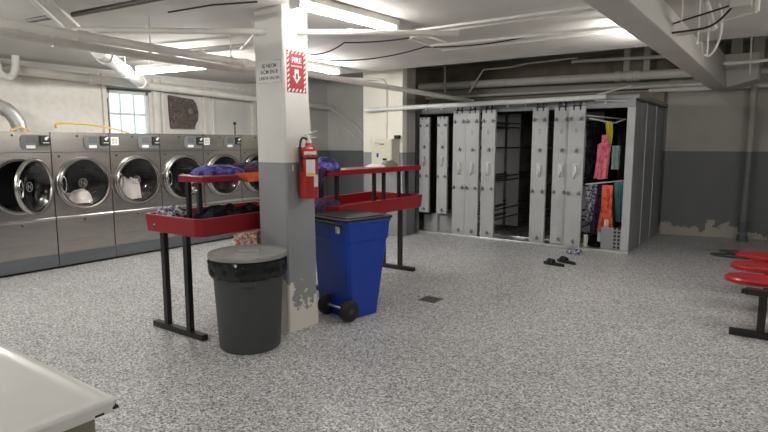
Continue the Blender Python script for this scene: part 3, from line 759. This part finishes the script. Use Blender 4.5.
obj('floor_track', B(C_((-5.3, CY0 - .13, .0), (CX1 + .03, CY0 - .02, .045)), C_((-5.0, CY0 + .25, .0), (-2.0, CY0 + .30, .05))), M['galv'], t, bevel=.008)
obj('inner_track', B(*[C_((-4.9 + k * .3, CY0 + .03, 0), (-4.87 + k * .3, CY1 - .05, .03)) for k in range(10)]), M['galv'], t)
obj('overhead_track', B(*[C_((-6.4 + k * .3, CY0 - .06, 2.165), (-6.37 + k * .3, CY0 + .5, 2.19)) for k in range(4, 15)]), M['railwhite'], t)
obj('base_box', B(C_((-5.36, 8.80, 0), (-4.66, 9.9, .30)), C_((-5.15, 8.72, 0), (-5.03, 8.80, .34))), M['rack'], t, bevel=.004)
tag(obj('hanging_rail', T(([(-5.98, 7.84, 2.165), (-2.15, 8.44, 2.250)], .036), seg=14), M['railwhite'], None, smooth=True), 'long white rail running above the front of the drying racks', 'rail')
tag(obj('stay_wire', T(([(-2.45, 8.5, 2.25), (-1.86, 8.62, 2.40)], .009), ([(-2.3, 8.46, 2.20), (-1.9, 8.60, 2.19)], .007)), M['railwhite'], None), 'thin white stay wire rising to the top right of the cabinet', 'wire')

def star(b, x, z, r, y=-.0):
    pts = []
    for k in range(10):
        a = PI / 2 + k * PI / 5; rr_ = r if k % 2 == 0 else r * .42
        pts.append((x + rr_ * math.cos(a), z + rr_ * math.sin(a)))
    prism(b, pts, y - .035, y - .012, 'y'); tube(b, [(x, y - .013, z), (x, y, z)], r * .4, 8)
def make_rack(depth=1.9):
    """local origin: bottom centre of front panel"""
    t = thing('drying_rack', '', 'drying rack', (0, 0, 0), 0, 'numbered pull-out drying racks')
    w = .118
    b = B(((-w, 0, .05), (w, .012, 2.13)), ((-w, .012, .05), (-w + .012, .05, 2.13)), ((w - .012, .012, .05), (w, .05, 2.13)))
    obj('front_panel', b, M['rack'], t, bevel=.002)
    for zz, xs in ((1.95, (-.08, .08)), (1.49, (0.02,)), (.855, (-.08, .08)), (.13, (.02,))):
        for x in xs:
            b = bmesh.new(); star(b, x, zz, .036); obj('star_knob', b, M['panelgrey'], t)
    b = bmesh.new(); tube(b, [(.02, 0, 1.27), (.02, -.035, 1.25), (.03, -.045, 1.17), (.0, -.04, 1.09), (-.01, 0, 1.08)], .011, 8)
    box(b, (-.03, -.004, 1.06), (.05, 0, 1.29)); obj('pull_handle', b, M['galv'], t)
    b = bmesh.new()
    for s in (-1, 1):
        for z in (1.93, 1.86, 1.52, 1.05, .98, .50, .34): tube(b, [(s * (w - .015), .012, z), (s * (w - .015), depth, z)], .012, 6)
    obj('drying_rods', b, M['rod'], t)
    obj('rear_panel', B(((-w, depth * .55, .12), (w, depth * .55 + .012, 2.10))), M['rack'], t)
    b = B(((-.06, .0, 2.08), (-.035, .03, 2.15)), ((.035, .0, 2.08), (.06, .03, 2.15)), ((-.06, -.03, 2.13), (.06, .0, 2.145)))
    obj('top_bracket', b, M['black'], t)
    b = bmesh.new(); tube(b, arc((0, .012, 2.185), .05, R(-60), R(240), 10, 'xz'), .010, 8); obj('trolley_clip', b, M['blackmetal'], t)
    b = B(((-.03, .01, .05), (.03, .04, .10)))
    obj('bottom_block', b, M['galv'], t)
    return t
rack0 = make_rack(1.9)
spots = [(-4.495, 8.49, '3', 'third grey drying rack panel, left one of the touching pair'), (-4.255, 8.49, '5', 'grey drying rack panel, right one of the touching pair'),
         (-3.965, 8.49, '6', 'grey drying rack panel just right of the touching pair'), (-3.115, 8.49, '7', 'grey drying rack panel marked 7, standing alone'),
         (-2.80, 8.56, '8', 'grey drying rack panel half hidden by the rightmost panel'), (-2.55, 8.46, '9', 'rightmost grey drying rack panel, beside the hanging clothes')]
racks = []
for k, (x, y, n, lb) in enumerate(spots):
    t = rack0 if k == 0 else copy_tree(rack0)
    t.location = (x, y, 0); t['label'] = lb; racks.append(t)
for (x, y, n, lb) in ((-5.20, 8.52, '1', 'leftmost grey drying rack panel, set back above the grey base box'), (-4.84, 8.52, '2', 'grey drying rack panel second from the left, set back over the base box')):
    t = copy_tree(rack0); t.location = (x, y, .34); t.scale = (.84, 1, .80); t['label'] = lb
    for c in list(t.children):
        if c.name.startswith(('drying_rods', 'rear_panel', 'trolley')): bpy.data.objects.remove(c)
    b = bmesh.new()
    for s in (-1, 1):
        for z in (1.95, 1.49, 1.10, .5): tube(b, [(s * .088, .012, z), (s * .088, .48, z)], .008, 6)
    obj('drying_rods', b, M['rod'], t); racks.append(t)
for t, n in zip(racks, ['3', '5', '6', '7', '8', '9', '1', '2']):
    if n in '3': continue
    text('rack_number', n, .10, M['cabinet'], facing('-y', (0, -.001, 1.77)), t, .001)

# garments on the right of rack 9
def garment(name, label, x, y, z, wd, ln, m, seed, prof=None, rz=90, cat='clothes', amp=.02, th=.03, folds=2.5):
    o = obj(name, hanging(wd, ln, seed, prof, th, folds, amp), m, None, smooth=True); o.location = (x, y, z); o.rotation_euler = (0, 0, R(rz))
    return tag(o, label, cat)
shirt = lambda v: (-.5, .5) if v < .25 else (-.38, .38)
tri = lambda v: (-.3 - .25 * v, .2 + .3 * v)
tag(obj('hanger_rod', T(([(-2.44, 8.55, 2.0), (-2.1, 9.6, 1.97)], .012), ([(-2.42, 8.62, 1.96), (-2.16, 9.05, 1.90), (-2.03, 9.15, 1.96)], .012)), M['white'], None, smooth=True), 'white hanger arms inside the open right bay', 'hanger')
garment('black_garment', 'long black garment hanging next to the rightmost rack panel', -2.39, 8.86, 1.93, .42, .98, M['blackcloth'], 1, None, 76)
garment('black_garment', 'black trousers hanging behind the pink top', -2.33, 9.4, 1.90, .40, 1.0, M['blackcloth'], 2, None, 60)
garment('yellow_garment', 'yellow strap garment hanging high in the right bay', -2.20, 8.92, 1.91, .13, .34, M['yellowcloth'], 4, lambda v: (-.5 + .3 * v, .5 - .3 * abs(v - .4)), 35, amp=.015)
garment('pink_garment', 'bright pink top hanging in the right bay', -2.24, 8.84, 1.72, .34, .66, M['pinkcloth'], 5, lambda v: (-.12 - .05 * v, .15) if v < .2 else (-.3 - .25 * max(0, v - .5), .32 - .1 * v), 30)
garment('mint_garment', 'pale mint cloth hanging right of the pink top', -2.12, 9.05, 1.56, .12, .36, M['mintcloth'], 6, None, 30)
garment('printed_garment', 'black and white printed garment hanging low beside the rightmost panel', -2.36, 8.72, .98, .16, .55, M['greycloth'], 7, lambda v: (-.5, .5 - .4 * v), 30)
garment('navy_garment', 'navy garment hanging low between the printed and the coral ones', -2.29, 8.90, .97, .22, .75, M['navycloth'], 8, None, 30)
garment('coral_garment', 'coral red top hanging low in the right bay', -2.14, 8.72, .98, .24, .70, M['redcloth'], 9, lambda v: (-.3, .35) if v < .5 else (-.3 - .35 * (v - .5), .35 + .3 * (v - .5)), 12)
garment('teal_garment', 'teal cloth hanging right of the coral top', -2.02, 8.98, 1.03, .17, .62, M['tealcloth'], 10, lambda v: (-.5 + .3 * v, .5), 12)
garment('white_socks', 'white sock hanging at the bottom below the coral top', -2.21, 8.70, .33, .06, .20, M['whitecloth'], 11, None, 20, 'sock')
garment('white_socks', 'white sock hanging at the bottom right of the rightmost panel', -2.40, 8.66, .22, .06, .26, M['whitecloth'], 12, None, 20, 'sock')
garment('white_socks', 'white sock hanging near the foot of the teal cloth', -2.12, 8.70, .47, .06, .15, M['whitecloth'], 13, None, 20, 'sock')
tag(obj('low_rod', T(([(-2.43, 8.66, .985), (-1.96, 9.0, 1.04)], .010)), M['white'], None), 'pale rod holding the lower row of clothes in the right bay', 'rod')
heap('dark_bundle', 'black bundle lying under the clothes inside the right bay', 'clothes', (-2.28, 8.95, 0.031), (.15, .2, .22), 41, M['blackcloth'])
heap('dark_bundle', 'black and white bundle on the floor under the rightmost panel', 'clothes', (-2.42, 8.20, 0.0), (.12, .09, .10), 43, M['greycloth'])
# sandals
for i, (x, y, rz, lb) in enumerate([(-2.31, 7.47, R(155), 'black sandal on the floor, the one nearer the drying racks'), (-2.40, 7.24, R(165), 'black sandal on the floor, the one nearer the camera')]):
    s = thing('sandal', lb, 'sandal', (x, y, 0), rz, 'pair of black sandals on the floor')
    b = bmesh.new(); out = [(.16 * math.cos(a) * (1 if math.cos(a) > 0 else 1.0), (.042 if math.cos(a) > 0 else .034) * math.sin(a)) for a in [2 * PI * k / 20 for k in range(20)]]
    prism(b, out, 0, .035); obj('sole', b, M['rubber'], s, bevel=.004)
    b = bmesh.new(); tube(b, arc((.07, 0, .02), .045, 0, PI, 8, 'yz'), .022, 8); tube(b, arc((.02, 0, .02), .043, 0, PI, 8, 'yz'), .020, 8)
    obj('strap', b, M['black'], s, smooth=True)
# floor drain
t = thing('floor_drain', 'small square metal drain cover in the floor', 'drain', (-2.88, 4.88, 0), R(45))
t.rotation_euler = (0, 0, 0)
obj('drain_plate', B(((-.10, -.10, 0), (.10, .10, .004))), mat('drain_metal', (.2, .19, .17), .5, .5), t)
b = bmesh.new()
for i in range(4): box(b, (-.08, -.07 + i * .04, .004), (.08, -.055 + i * .04, .0055))
obj('drain_slots', b, M['black'], t)

# ------------------------------------------------------------------ red bench
t = thing('bench', 'bench with three red oval seats on black legs at the right edge', 'bench', (0.0, 6.2, 0))
for y in (5.70, 6.31, 6.93):
    yy = y - 6.2; b = bmesh.new(); hw = .175; L0, L1 = -.37, .62
    lay = []
    for (ins, z) in ((.03, .405), (.0, .42), (.0, .445), (.018, .458), (.05, .452)):
        pts = []
        n = 14
        for k in range(n + 1):
            a = PI / 2 + PI * k / n; pts.append((L0 + hw + (hw - ins) * math.cos(a), yy + (hw - ins) * math.sin(a)))
        for k in range(n + 1):
            a = -PI / 2 + PI * k / n; pts.append((L1 - hw + (hw - ins) * math.cos(a), yy + (hw - ins) * math.sin(a)))
        lay.append([b.verts.new((x, y_, z)) for x, y_ in pts])
    for i in range(len(lay) - 1):
        n = len(lay[0])
        for k in range(n): b.faces.new((lay[i][k], lay[i][(k + 1) % n], lay[i + 1][(k + 1) % n], lay[i + 1][k]))
    b.faces.new(lay[0][::-1]); b.faces.new(lay[-1]); obj('seat', b, M['redseat'], t, smooth=True)
obj('beam', B(((-.02, -.85, .34), (.06, .95, .40))), M['blackmetal'], t, bevel=.004)
for yy in (-.75, .85):
    obj('leg', B(((-.10, yy - .03, .05), (-.04, yy + .03, .36)), ((-.20, yy - .04, .36), (.30, yy + .04, .41))), M['blackmetal'], t, bevel=.004)
    obj('foot_bar', B(((-.29, yy - .035, 0), (.34, yy + .035, .05))), M['blackmetal'], t, bevel=.005)
b = bmesh.new()
for (cx, cy, z) in ((-.38, .62, .43), (-.32, .82, .44)):
    pts = [(cx + .20 * math.cos(a), cy + .075 * math.sin(a), z) for a in [2 * PI * k / 20 for k in range(21)]]; tube(b, pts, .011, 8, cap=False)
box(b, (-.20, .60, .40), (.0, .85, .43))
obj('arm_loops', b, M['blackmetal'], t, smooth=True)

# ------------------------------------------------------------------ white table in the near corner
t = thing('work_table', 'white enamel topped table in the near left corner', 'table', (-2.05, .30, 0))
b = bmesh.new()
def rrect(x0, x1, y0, y1, r, n=6):
    P = []
    for cx, cy, a0 in ((x1 - r, y1 - r, 0), (x0 + r, y1 - r, PI / 2), (x0 + r, y0 + r, PI), (x1 - r, y0 + r, 1.5 * PI)):
        for k in range(n + 1): P.append((cx + r * math.cos(a0 + PI / 2 * k / n), cy + r * math.sin(a0 + PI / 2 * k / n)))
    return P
X0, X1, Y0_, Y1_ = -.60, .595, -.50, .482
lay = [(0, .868), (-.0, .895), (.006, .900), (.028, .900), (.034, .8955), (.06, .8955)]
rr = [[b.verts.new((x, y, z)) for x, y in rrect(X0 + i, X1 - i, Y0_ + i, Y1_ - i, .035)] for i, z in lay]
n = len(rr[0])
for i in range(len(rr) - 1):
    for k in range(n): b.faces.new((rr[i][k], rr[i][(k + 1) % n], rr[i + 1][(k + 1) % n], rr[i + 1][k]))
b.faces.new(rr[0][::-1]); b.faces.new(rr[-1])
obj('table_top', b, M['enamel'], t, smooth=True)
obj('table_cabinet', B(((X0 + .05, Y0_ + .05, .06), (X1 - .045, Y1_ - .045, .868))), M['olive'], t, bevel=.01)
obj('rust_spots', B(((X1 - .03, Y1_ - .03, .872), (X1 - .004, Y1_ - .002, .880)), ((X1 - .004, Y1_ - .07, .870), (X1 + .001, Y1_ - .045, .876))), M['rust'], t)
for sx in (X0 + .12, X1 - .12):
    for sy in (Y0_ + .12, Y1_ - .12): obj('foot', capped([(.02, 0), (.02, .06)], 12, 'z', (sx, sy, 0)), M['black'], t)

# ------------------------------------------------------------------ pipes and wiring
def pipe(name, label, runs, m, cat='pipe', seg=14, extra=None):
    bm = T(*runs, seg=seg)
    return tag(obj(name, bm, m, None, smooth=True), label, cat)
def coupled(name, label, p, q, r, m, joints, hang=()):
    t = thing(name, label, 'pipe')
    obj('pipe_run', T(([p, q], r), seg=18), m, t, smooth=True)
    p, q = Vector(p), Vector(q); d = (q - p).normalized()
    for s in joints:
        c = p.lerp(q, s); obj('coupling', T(([c - d * .05, c + d * .05], r * 1.22), seg=18), m, t, smooth=True)
    for s in hang:
        c = p.lerp(q, s); zt = CEIL if c.y < 7.12 else 3.28
        obj('pipe_hanger', T(([(c.x, c.y, c.z + r), (c.x, c.y, zt)], .006), ([(c.x + (r + .006) * math.cos(a) * -d.y, c.y + (r + .006) * math.cos(a) * d.x, c.z + (r + .006) * math.sin(a)) for a in [2 * PI * k / 14 for k in range(15)]], .006), seg=6), m, t)
    return t
coupled('drain_pipe', 'large sloping drain pipe across the left ceiling, front one of two', (-4.55, -0.6, 2.47), (-4.62, 9.2, 2.335), .036, M['pipe'], (.30, .47, .5), (.36, .45))
coupled('drain_pipe', 'large sloping pipe behind the front drain pipe across the left ceiling', (-4.95, -0.6, 2.475), (-4.99, 5.3, 2.375), .037, M['pipe'], (.5,), (.4,))
coupled('wall_pipe', 'long pipe along the top of the left wall above the machines', (-8.2, -1.0, 2.66), (-8.2, 9.6, 2.36), .06, M['pipe'], (.5, .85), ())
coupled('fat_white_pipe', 'fat white pipe slanting down toward the left wall', (-5.75, 3.10, 2.52), (-8.12, 5.05, 2.49), .075, M['pipe_white'], (.1, .9), (.5,))
pipe('pipe_trap', 'white U-shaped pipe trap at the top left edge', [(smooth_path([(-8.0, 3.24, 2.69), (-8.0, 3.24, 2.56), (-8.0, 3.20, 2.45), (-8.0, 3.12, 2.42), (-8.0, 3.05, 2.47), (-8.0, 3.03, 2.56), (-8.0, 2.90, 2.60), (-8.0, 2.5, 2.61)], 6), .045)], M['pipe_white'])
pipe('water_pipe', 'pale pipe crossing the ceiling behind the near pillar', [([(-4.75, 2.36, 2.50), (-2.68, 3.98, 2.50), (-2.3, 4.3, 2.50)], .024)], M['pipe'])
pipe('dark_pipe', 'black pipe on the ceiling at upper left', [([(-4.65, 2.32, 2.60), (-3.2, 2.46, 2.60)], .02)], M['pipe_dark'])
pipe('dark_pipe', 'short black pipe section at the top left edge', [([(-5.2, 2.22, 2.60), (-4.87, 2.26, 2.60)], .02)], M['pipe_dark'])
pipe('slanted_conduit', 'pair of slanted conduits at the top left joining the drain pipe', [([(-3.9, 1.55, 2.61), (-5.65, 2.83, 2.60)], .022), ([(-3.85, 1.62, 2.63), (-5.33, 2.76, 2.60)], .018)], M['pipe'])
# conduits on the slab between lamp and beam
runs = [((-2.85, 4.50, 2.62), (-1.02, 4.50, 2.62), .012), ((-2.85, 4.66, 2.62), (-1.02, 4.62, 2.62), .012), ((-3.15, 5.27, 2.62), (-1.02, 5.42, 2.62), .014), ((-3.2, 5.6, 2.62), (-1.02, 5.62, 2.62), .014)]
lbs = ['thin pale conduit on the ceiling, nearest of four before the beam', 'thin pale conduit on the ceiling, second nearest before the beam', 'thick pale conduit on the ceiling, third before the beam', 'thick pale conduit on the ceiling, farthest of four before the beam']
for (p, q, r), lb in zip(runs, lbs):
    o = pipe('conduit', lb, [([p, q], r)], M['pipe_white']); o['group'] = 'conduits on the ceiling before the beam'
t = thing('junction_box', 'pale junction box joining the ceiling conduits', 'junction box', (-2.95, 4.75, CEIL))
obj('box_body', B(((-.06, -.06, -.09), (.06, .06, 0))), M['pipe'], t, bevel=.006)
obj('branch_conduit', T(([(0, .05, -.06), (0, .5, -.06)], .012), ([(-.05, .0, -.06), (-.2, .1, -.06), (-.25, .85, -.06)], .012)), M['pipe_white'], t, smooth=True)
def sag(p, q, d, n=14):
    p, q = Vector(p), Vector(q); return [p.lerp(q, i / n) - Vector((0, 0, d * 4 * (i / n) * (1 - i / n))) for i in range(n + 1)]
pipe('cable', 'black cable sagging right of the near pillar', [(sag((-4.9, 5.1, 2.64), (-3.28, 5.37, 2.63), .09), .007), (sag((-3.28, 5.37, 2.63), (-2.2, 5.5, 2.64), .03), .007)], M['cable'], 'cable')
pipe('cable', 'black cable looping across the ceiling from pillar to conduits', [(sag((-4.6, 4.9, 2.62), (-3.85, 4.7, 2.64), .05), .007), (sag((-3.85, 4.7, 2.64), (-2.96, 4.85, 2.64), .02), .007)], M['cable'], 'cable')
pipe('cable', 'thin black cable drooping below the pipes left of the pillar', [(sag((-6.6, 6.1, 2.678), (-5.2, 5.0, 2.678), .20), .008)], M['cable'], 'cable')
pipe('cable', 'dark cable on the ceiling at the upper left of the pillar', [([(-4.25, 2.9, 2.67), (-3.75, 2.95, 2.67), (-3.4, 3.1, 2.675)], .007)], M['cable'], 'cable')
pipe('ceiling_conduit', 'pale conduit along the ceiling left of the pillar', [([(-5.9, 3.9, 2.63), (-4.0, 4.3, 2.63)], .014), ([(-5.0, 4.3, 2.63), (-3.9, 3.6, 2.63)], .012)], M['pipe'])
pipe('ceiling_conduit', 'pale vertical conduit stub at the upper left of the pillar', [([(-3.95, 3.55, 2.69), (-3.92, 3.55, 2.4)], .02)], M['pipe'])
# handrail-like pipes on the far left wall
pipe('diagonal_pipe', 'grey diagonal pipe on the far left wall beside the white pillar', [([(-8.2, 9.45, 2.36), (-7.6, 9.58, 2.0), (-6.95, 9.58, 1.42), (-6.95, 9.58, .3)], .025), ([(-7.95, 9.58, 2.0), (-6.9, 9.58, 1.25)], .018)], M['pipe'])
t = thing('wall_bracket', 'black bracket on the far left wall beside the white pillar', 'bracket', (-7.2, 9.60, 1.05))
obj('bracket_bar', B(((-.35, -.06, 0), (.2, .0, .03))), M['black'], t); obj('bracket_clamp', B(((-.1, -.06, -.22), (-.02, .0, 0)), ((.1, -.05, -.28), (.16, .0, 0))), M['galv'], t)

# recess beyond the slab
coupled('recess_pipe', 'big tan pipe running above the drying cabinet', (-6.5, 10.45, 2.78), (-0.95, 10.45, 2.72), .075, M['pipe'], (.725, .78, .76), (.9,))
pipe('recess_pipe', 'thin pipe high in the dark recess above the cabinet', [([(-3.3, 10.5, 3.06), (-1.0, 10.5, 3.00)], .03)], M['pipe'])
pipe('recess_pipe', 'slim pipe just over the cabinet roof at the back', [([(-6.5, 10.7, 2.56), (-0.9, 10.7, 2.56)], .03)], M['pipe'])
pipe('support_strut', 'vertical grey strut in the recess at the left', [([(-5.75, 10.2, 3.28), (-5.75, 10.2, 2.62)], .02)], M['pipe'])
pipe('support_strut', 'slanted grey strut with a long arm in the recess', [([(-5.25, 10.3, 2.6), (-4.95, 10.3, 3.02), (-4.4, 10.3, 3.02), (-4.1, 10.4, 3.08), (-3.2, 10.5, 3.12)], .018)], M['pipe'])
for x, lb in ((-2.45, 'left wooden post in the recess above the cabinet'), (-2.12, 'right wooden post in the recess above the cabinet')):
    tag(obj('recess_post', B(((x - .05, 10.9, 2.3 + .5), (x + .05, 10.98, 3.28))), M['beam'], None), lb, 'post')
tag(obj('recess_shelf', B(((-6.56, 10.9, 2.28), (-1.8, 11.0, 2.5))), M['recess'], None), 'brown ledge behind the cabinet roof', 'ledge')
ca, sa = math.cos(R(a)), math.sin(R(a))
def WB(u, v, z): return (-1.74 + u * ca - v * sa, 10.90 + u * sa + v * ca, z)   # u along the back wall, v behind it
t = thing('back_wall_pipe', 'long pale pipe along the top of the back right wall', 'pipe')
obj('pipe_run', T(([WB(-.3, -.09, 2.50), WB(5, -.09, 2.50)], .035), seg=14), M['pipe_white'], t, smooth=True)
obj('pipe_sleeve', T(([WB(.15, -.09, 2.50), WB(.72, -.09, 2.50)], .043), seg=14), M['white'], t, smooth=True)
coupled('back_wall_pipe', 'upper tan pipe above the back right wall', WB(.6, -.12, 2.72), WB(5, -.12, 2.74), .05, M['pipe'], (.5,), ())
t = thing('standing_pipe', 'painted vertical pipe on the back right wall', 'pipe', WB(1.24, -.11, 0), R(a))
for z0, z1, m in ((.0, 1.46, mat('pipe_grey', (.17, .175, .18), .5)), (1.46, 2.50, mat('pipe_cream', (.42, .40, .36), .5))): obj('pipe_run', T(([(0, 0, z0), (0, 0, z1)], .055), seg=18), m, t, smooth=True)
obj('pipe_base', T(([(0, 0, 0), (0, 0, .10)], .08), ([(0, 0, .16), (0, 0, .32)], .072), seg=18), M['plinth'], t, smooth=True)
for u, lb in ((.95, 'left timber post in the dark gap above the back right wall'), (1.25, 'right timber post in the dark gap above the back right wall')):
    o = obj('recess_post', B(((-.08, 0, 2.82), (.08, .05, 3.28))), M['beam'], None); o.location = WB(u, .1, 0); o.rotation_euler = (0, 0, R(a)); tag(o, lb, 'post')
# hanger rods and wiring on the right of the beam
for i, (x, y) in enumerate(((-.74, 5.0), (-.63, 5.08), (-.64, 5.8))):
    o = pipe('hanger_rod', ('nearest', 'middle', 'farthest')[i] + ' thin pale rod hanging right of the beam', [([(x, y, CEIL), (x, y, (2.49, 2.36, 2.37)[i])], .007)], M['pipe_white']); o['group'] = 'thin rods right of the beam'
pipe('conduit', 'pale conduit right of the beam hung on thin rods', [([(-.80, 5.2, 2.47), (-.53, 5.2, 2.48)], .013), ([(-.53, 5.2, 2.48), (-.60, 5.15, 2.69)], .02)], M['pipe'])
pipe('conduit', 'white wire loop dropping right of the beam', [(smooth_path([(-.52, 5.25, 2.68), (-.50, 5.3, 2.58), (-.50, 5.3, 2.46), (-.53, 5.35, 2.36), (-.58, 5.45, 2.315), (-.62, 5.5, 2.33)], 5), .009)], M['pipe_white'], 'wire')
pipe('conduit', 'white conduit crossing the recess right of the beam', [([(-.78, 8.9, 2.65), (-.45, 9.0, 2.66), (1.2, 9.0, 2.76)], .02)], M['pipe_white'])
pipe('cable', 'upper black cable right of the beam', [([(-.80, 5.0, 2.52), (-.40, 5.0, 2.61)], .007)], M['cable'], 'cable')
pipe('cable', 'curved black cable dropping from the box right of the beam', [(smooth_path([(-.82, 5.05, 2.46), (-.60, 5.05, 2.47), (-.50, 5.05, 2.51), (-.40, 5.02, 2.61)], 5), .008)], M['cable'], 'cable')
pipe('hanger_rod', 'long thin rod hanging in front of the dark gap at the right', [([(-.50, 9.0, 3.28), (-.48, 9.0, 2.50)], .012)], M['pipe'])
t = thing('junction_box', 'grey junction box on the ceiling right of the beam', 'junction box', (-.36, 5.05, CEIL))
obj('box_body', B(((-.07, -.06, -.10), (.07, .06, 0))), M['beam'], t, bevel=.008)
obj('box_conduit', T(([(.10, 0, 0), (.10, 0, -.14)], .02), ([(.10, 0, -.14), (-.2, .25, -.14)], .01)), M['pipe'], t, smooth=True)
tag(obj('duct_band', B(((-.78, 3.9, 2.66), (3.1, 4.4, CEIL - .001))), M['ceiling'], None, bevel=.004), 'shallow boxed strip across the ceiling right of the beam', 'duct')
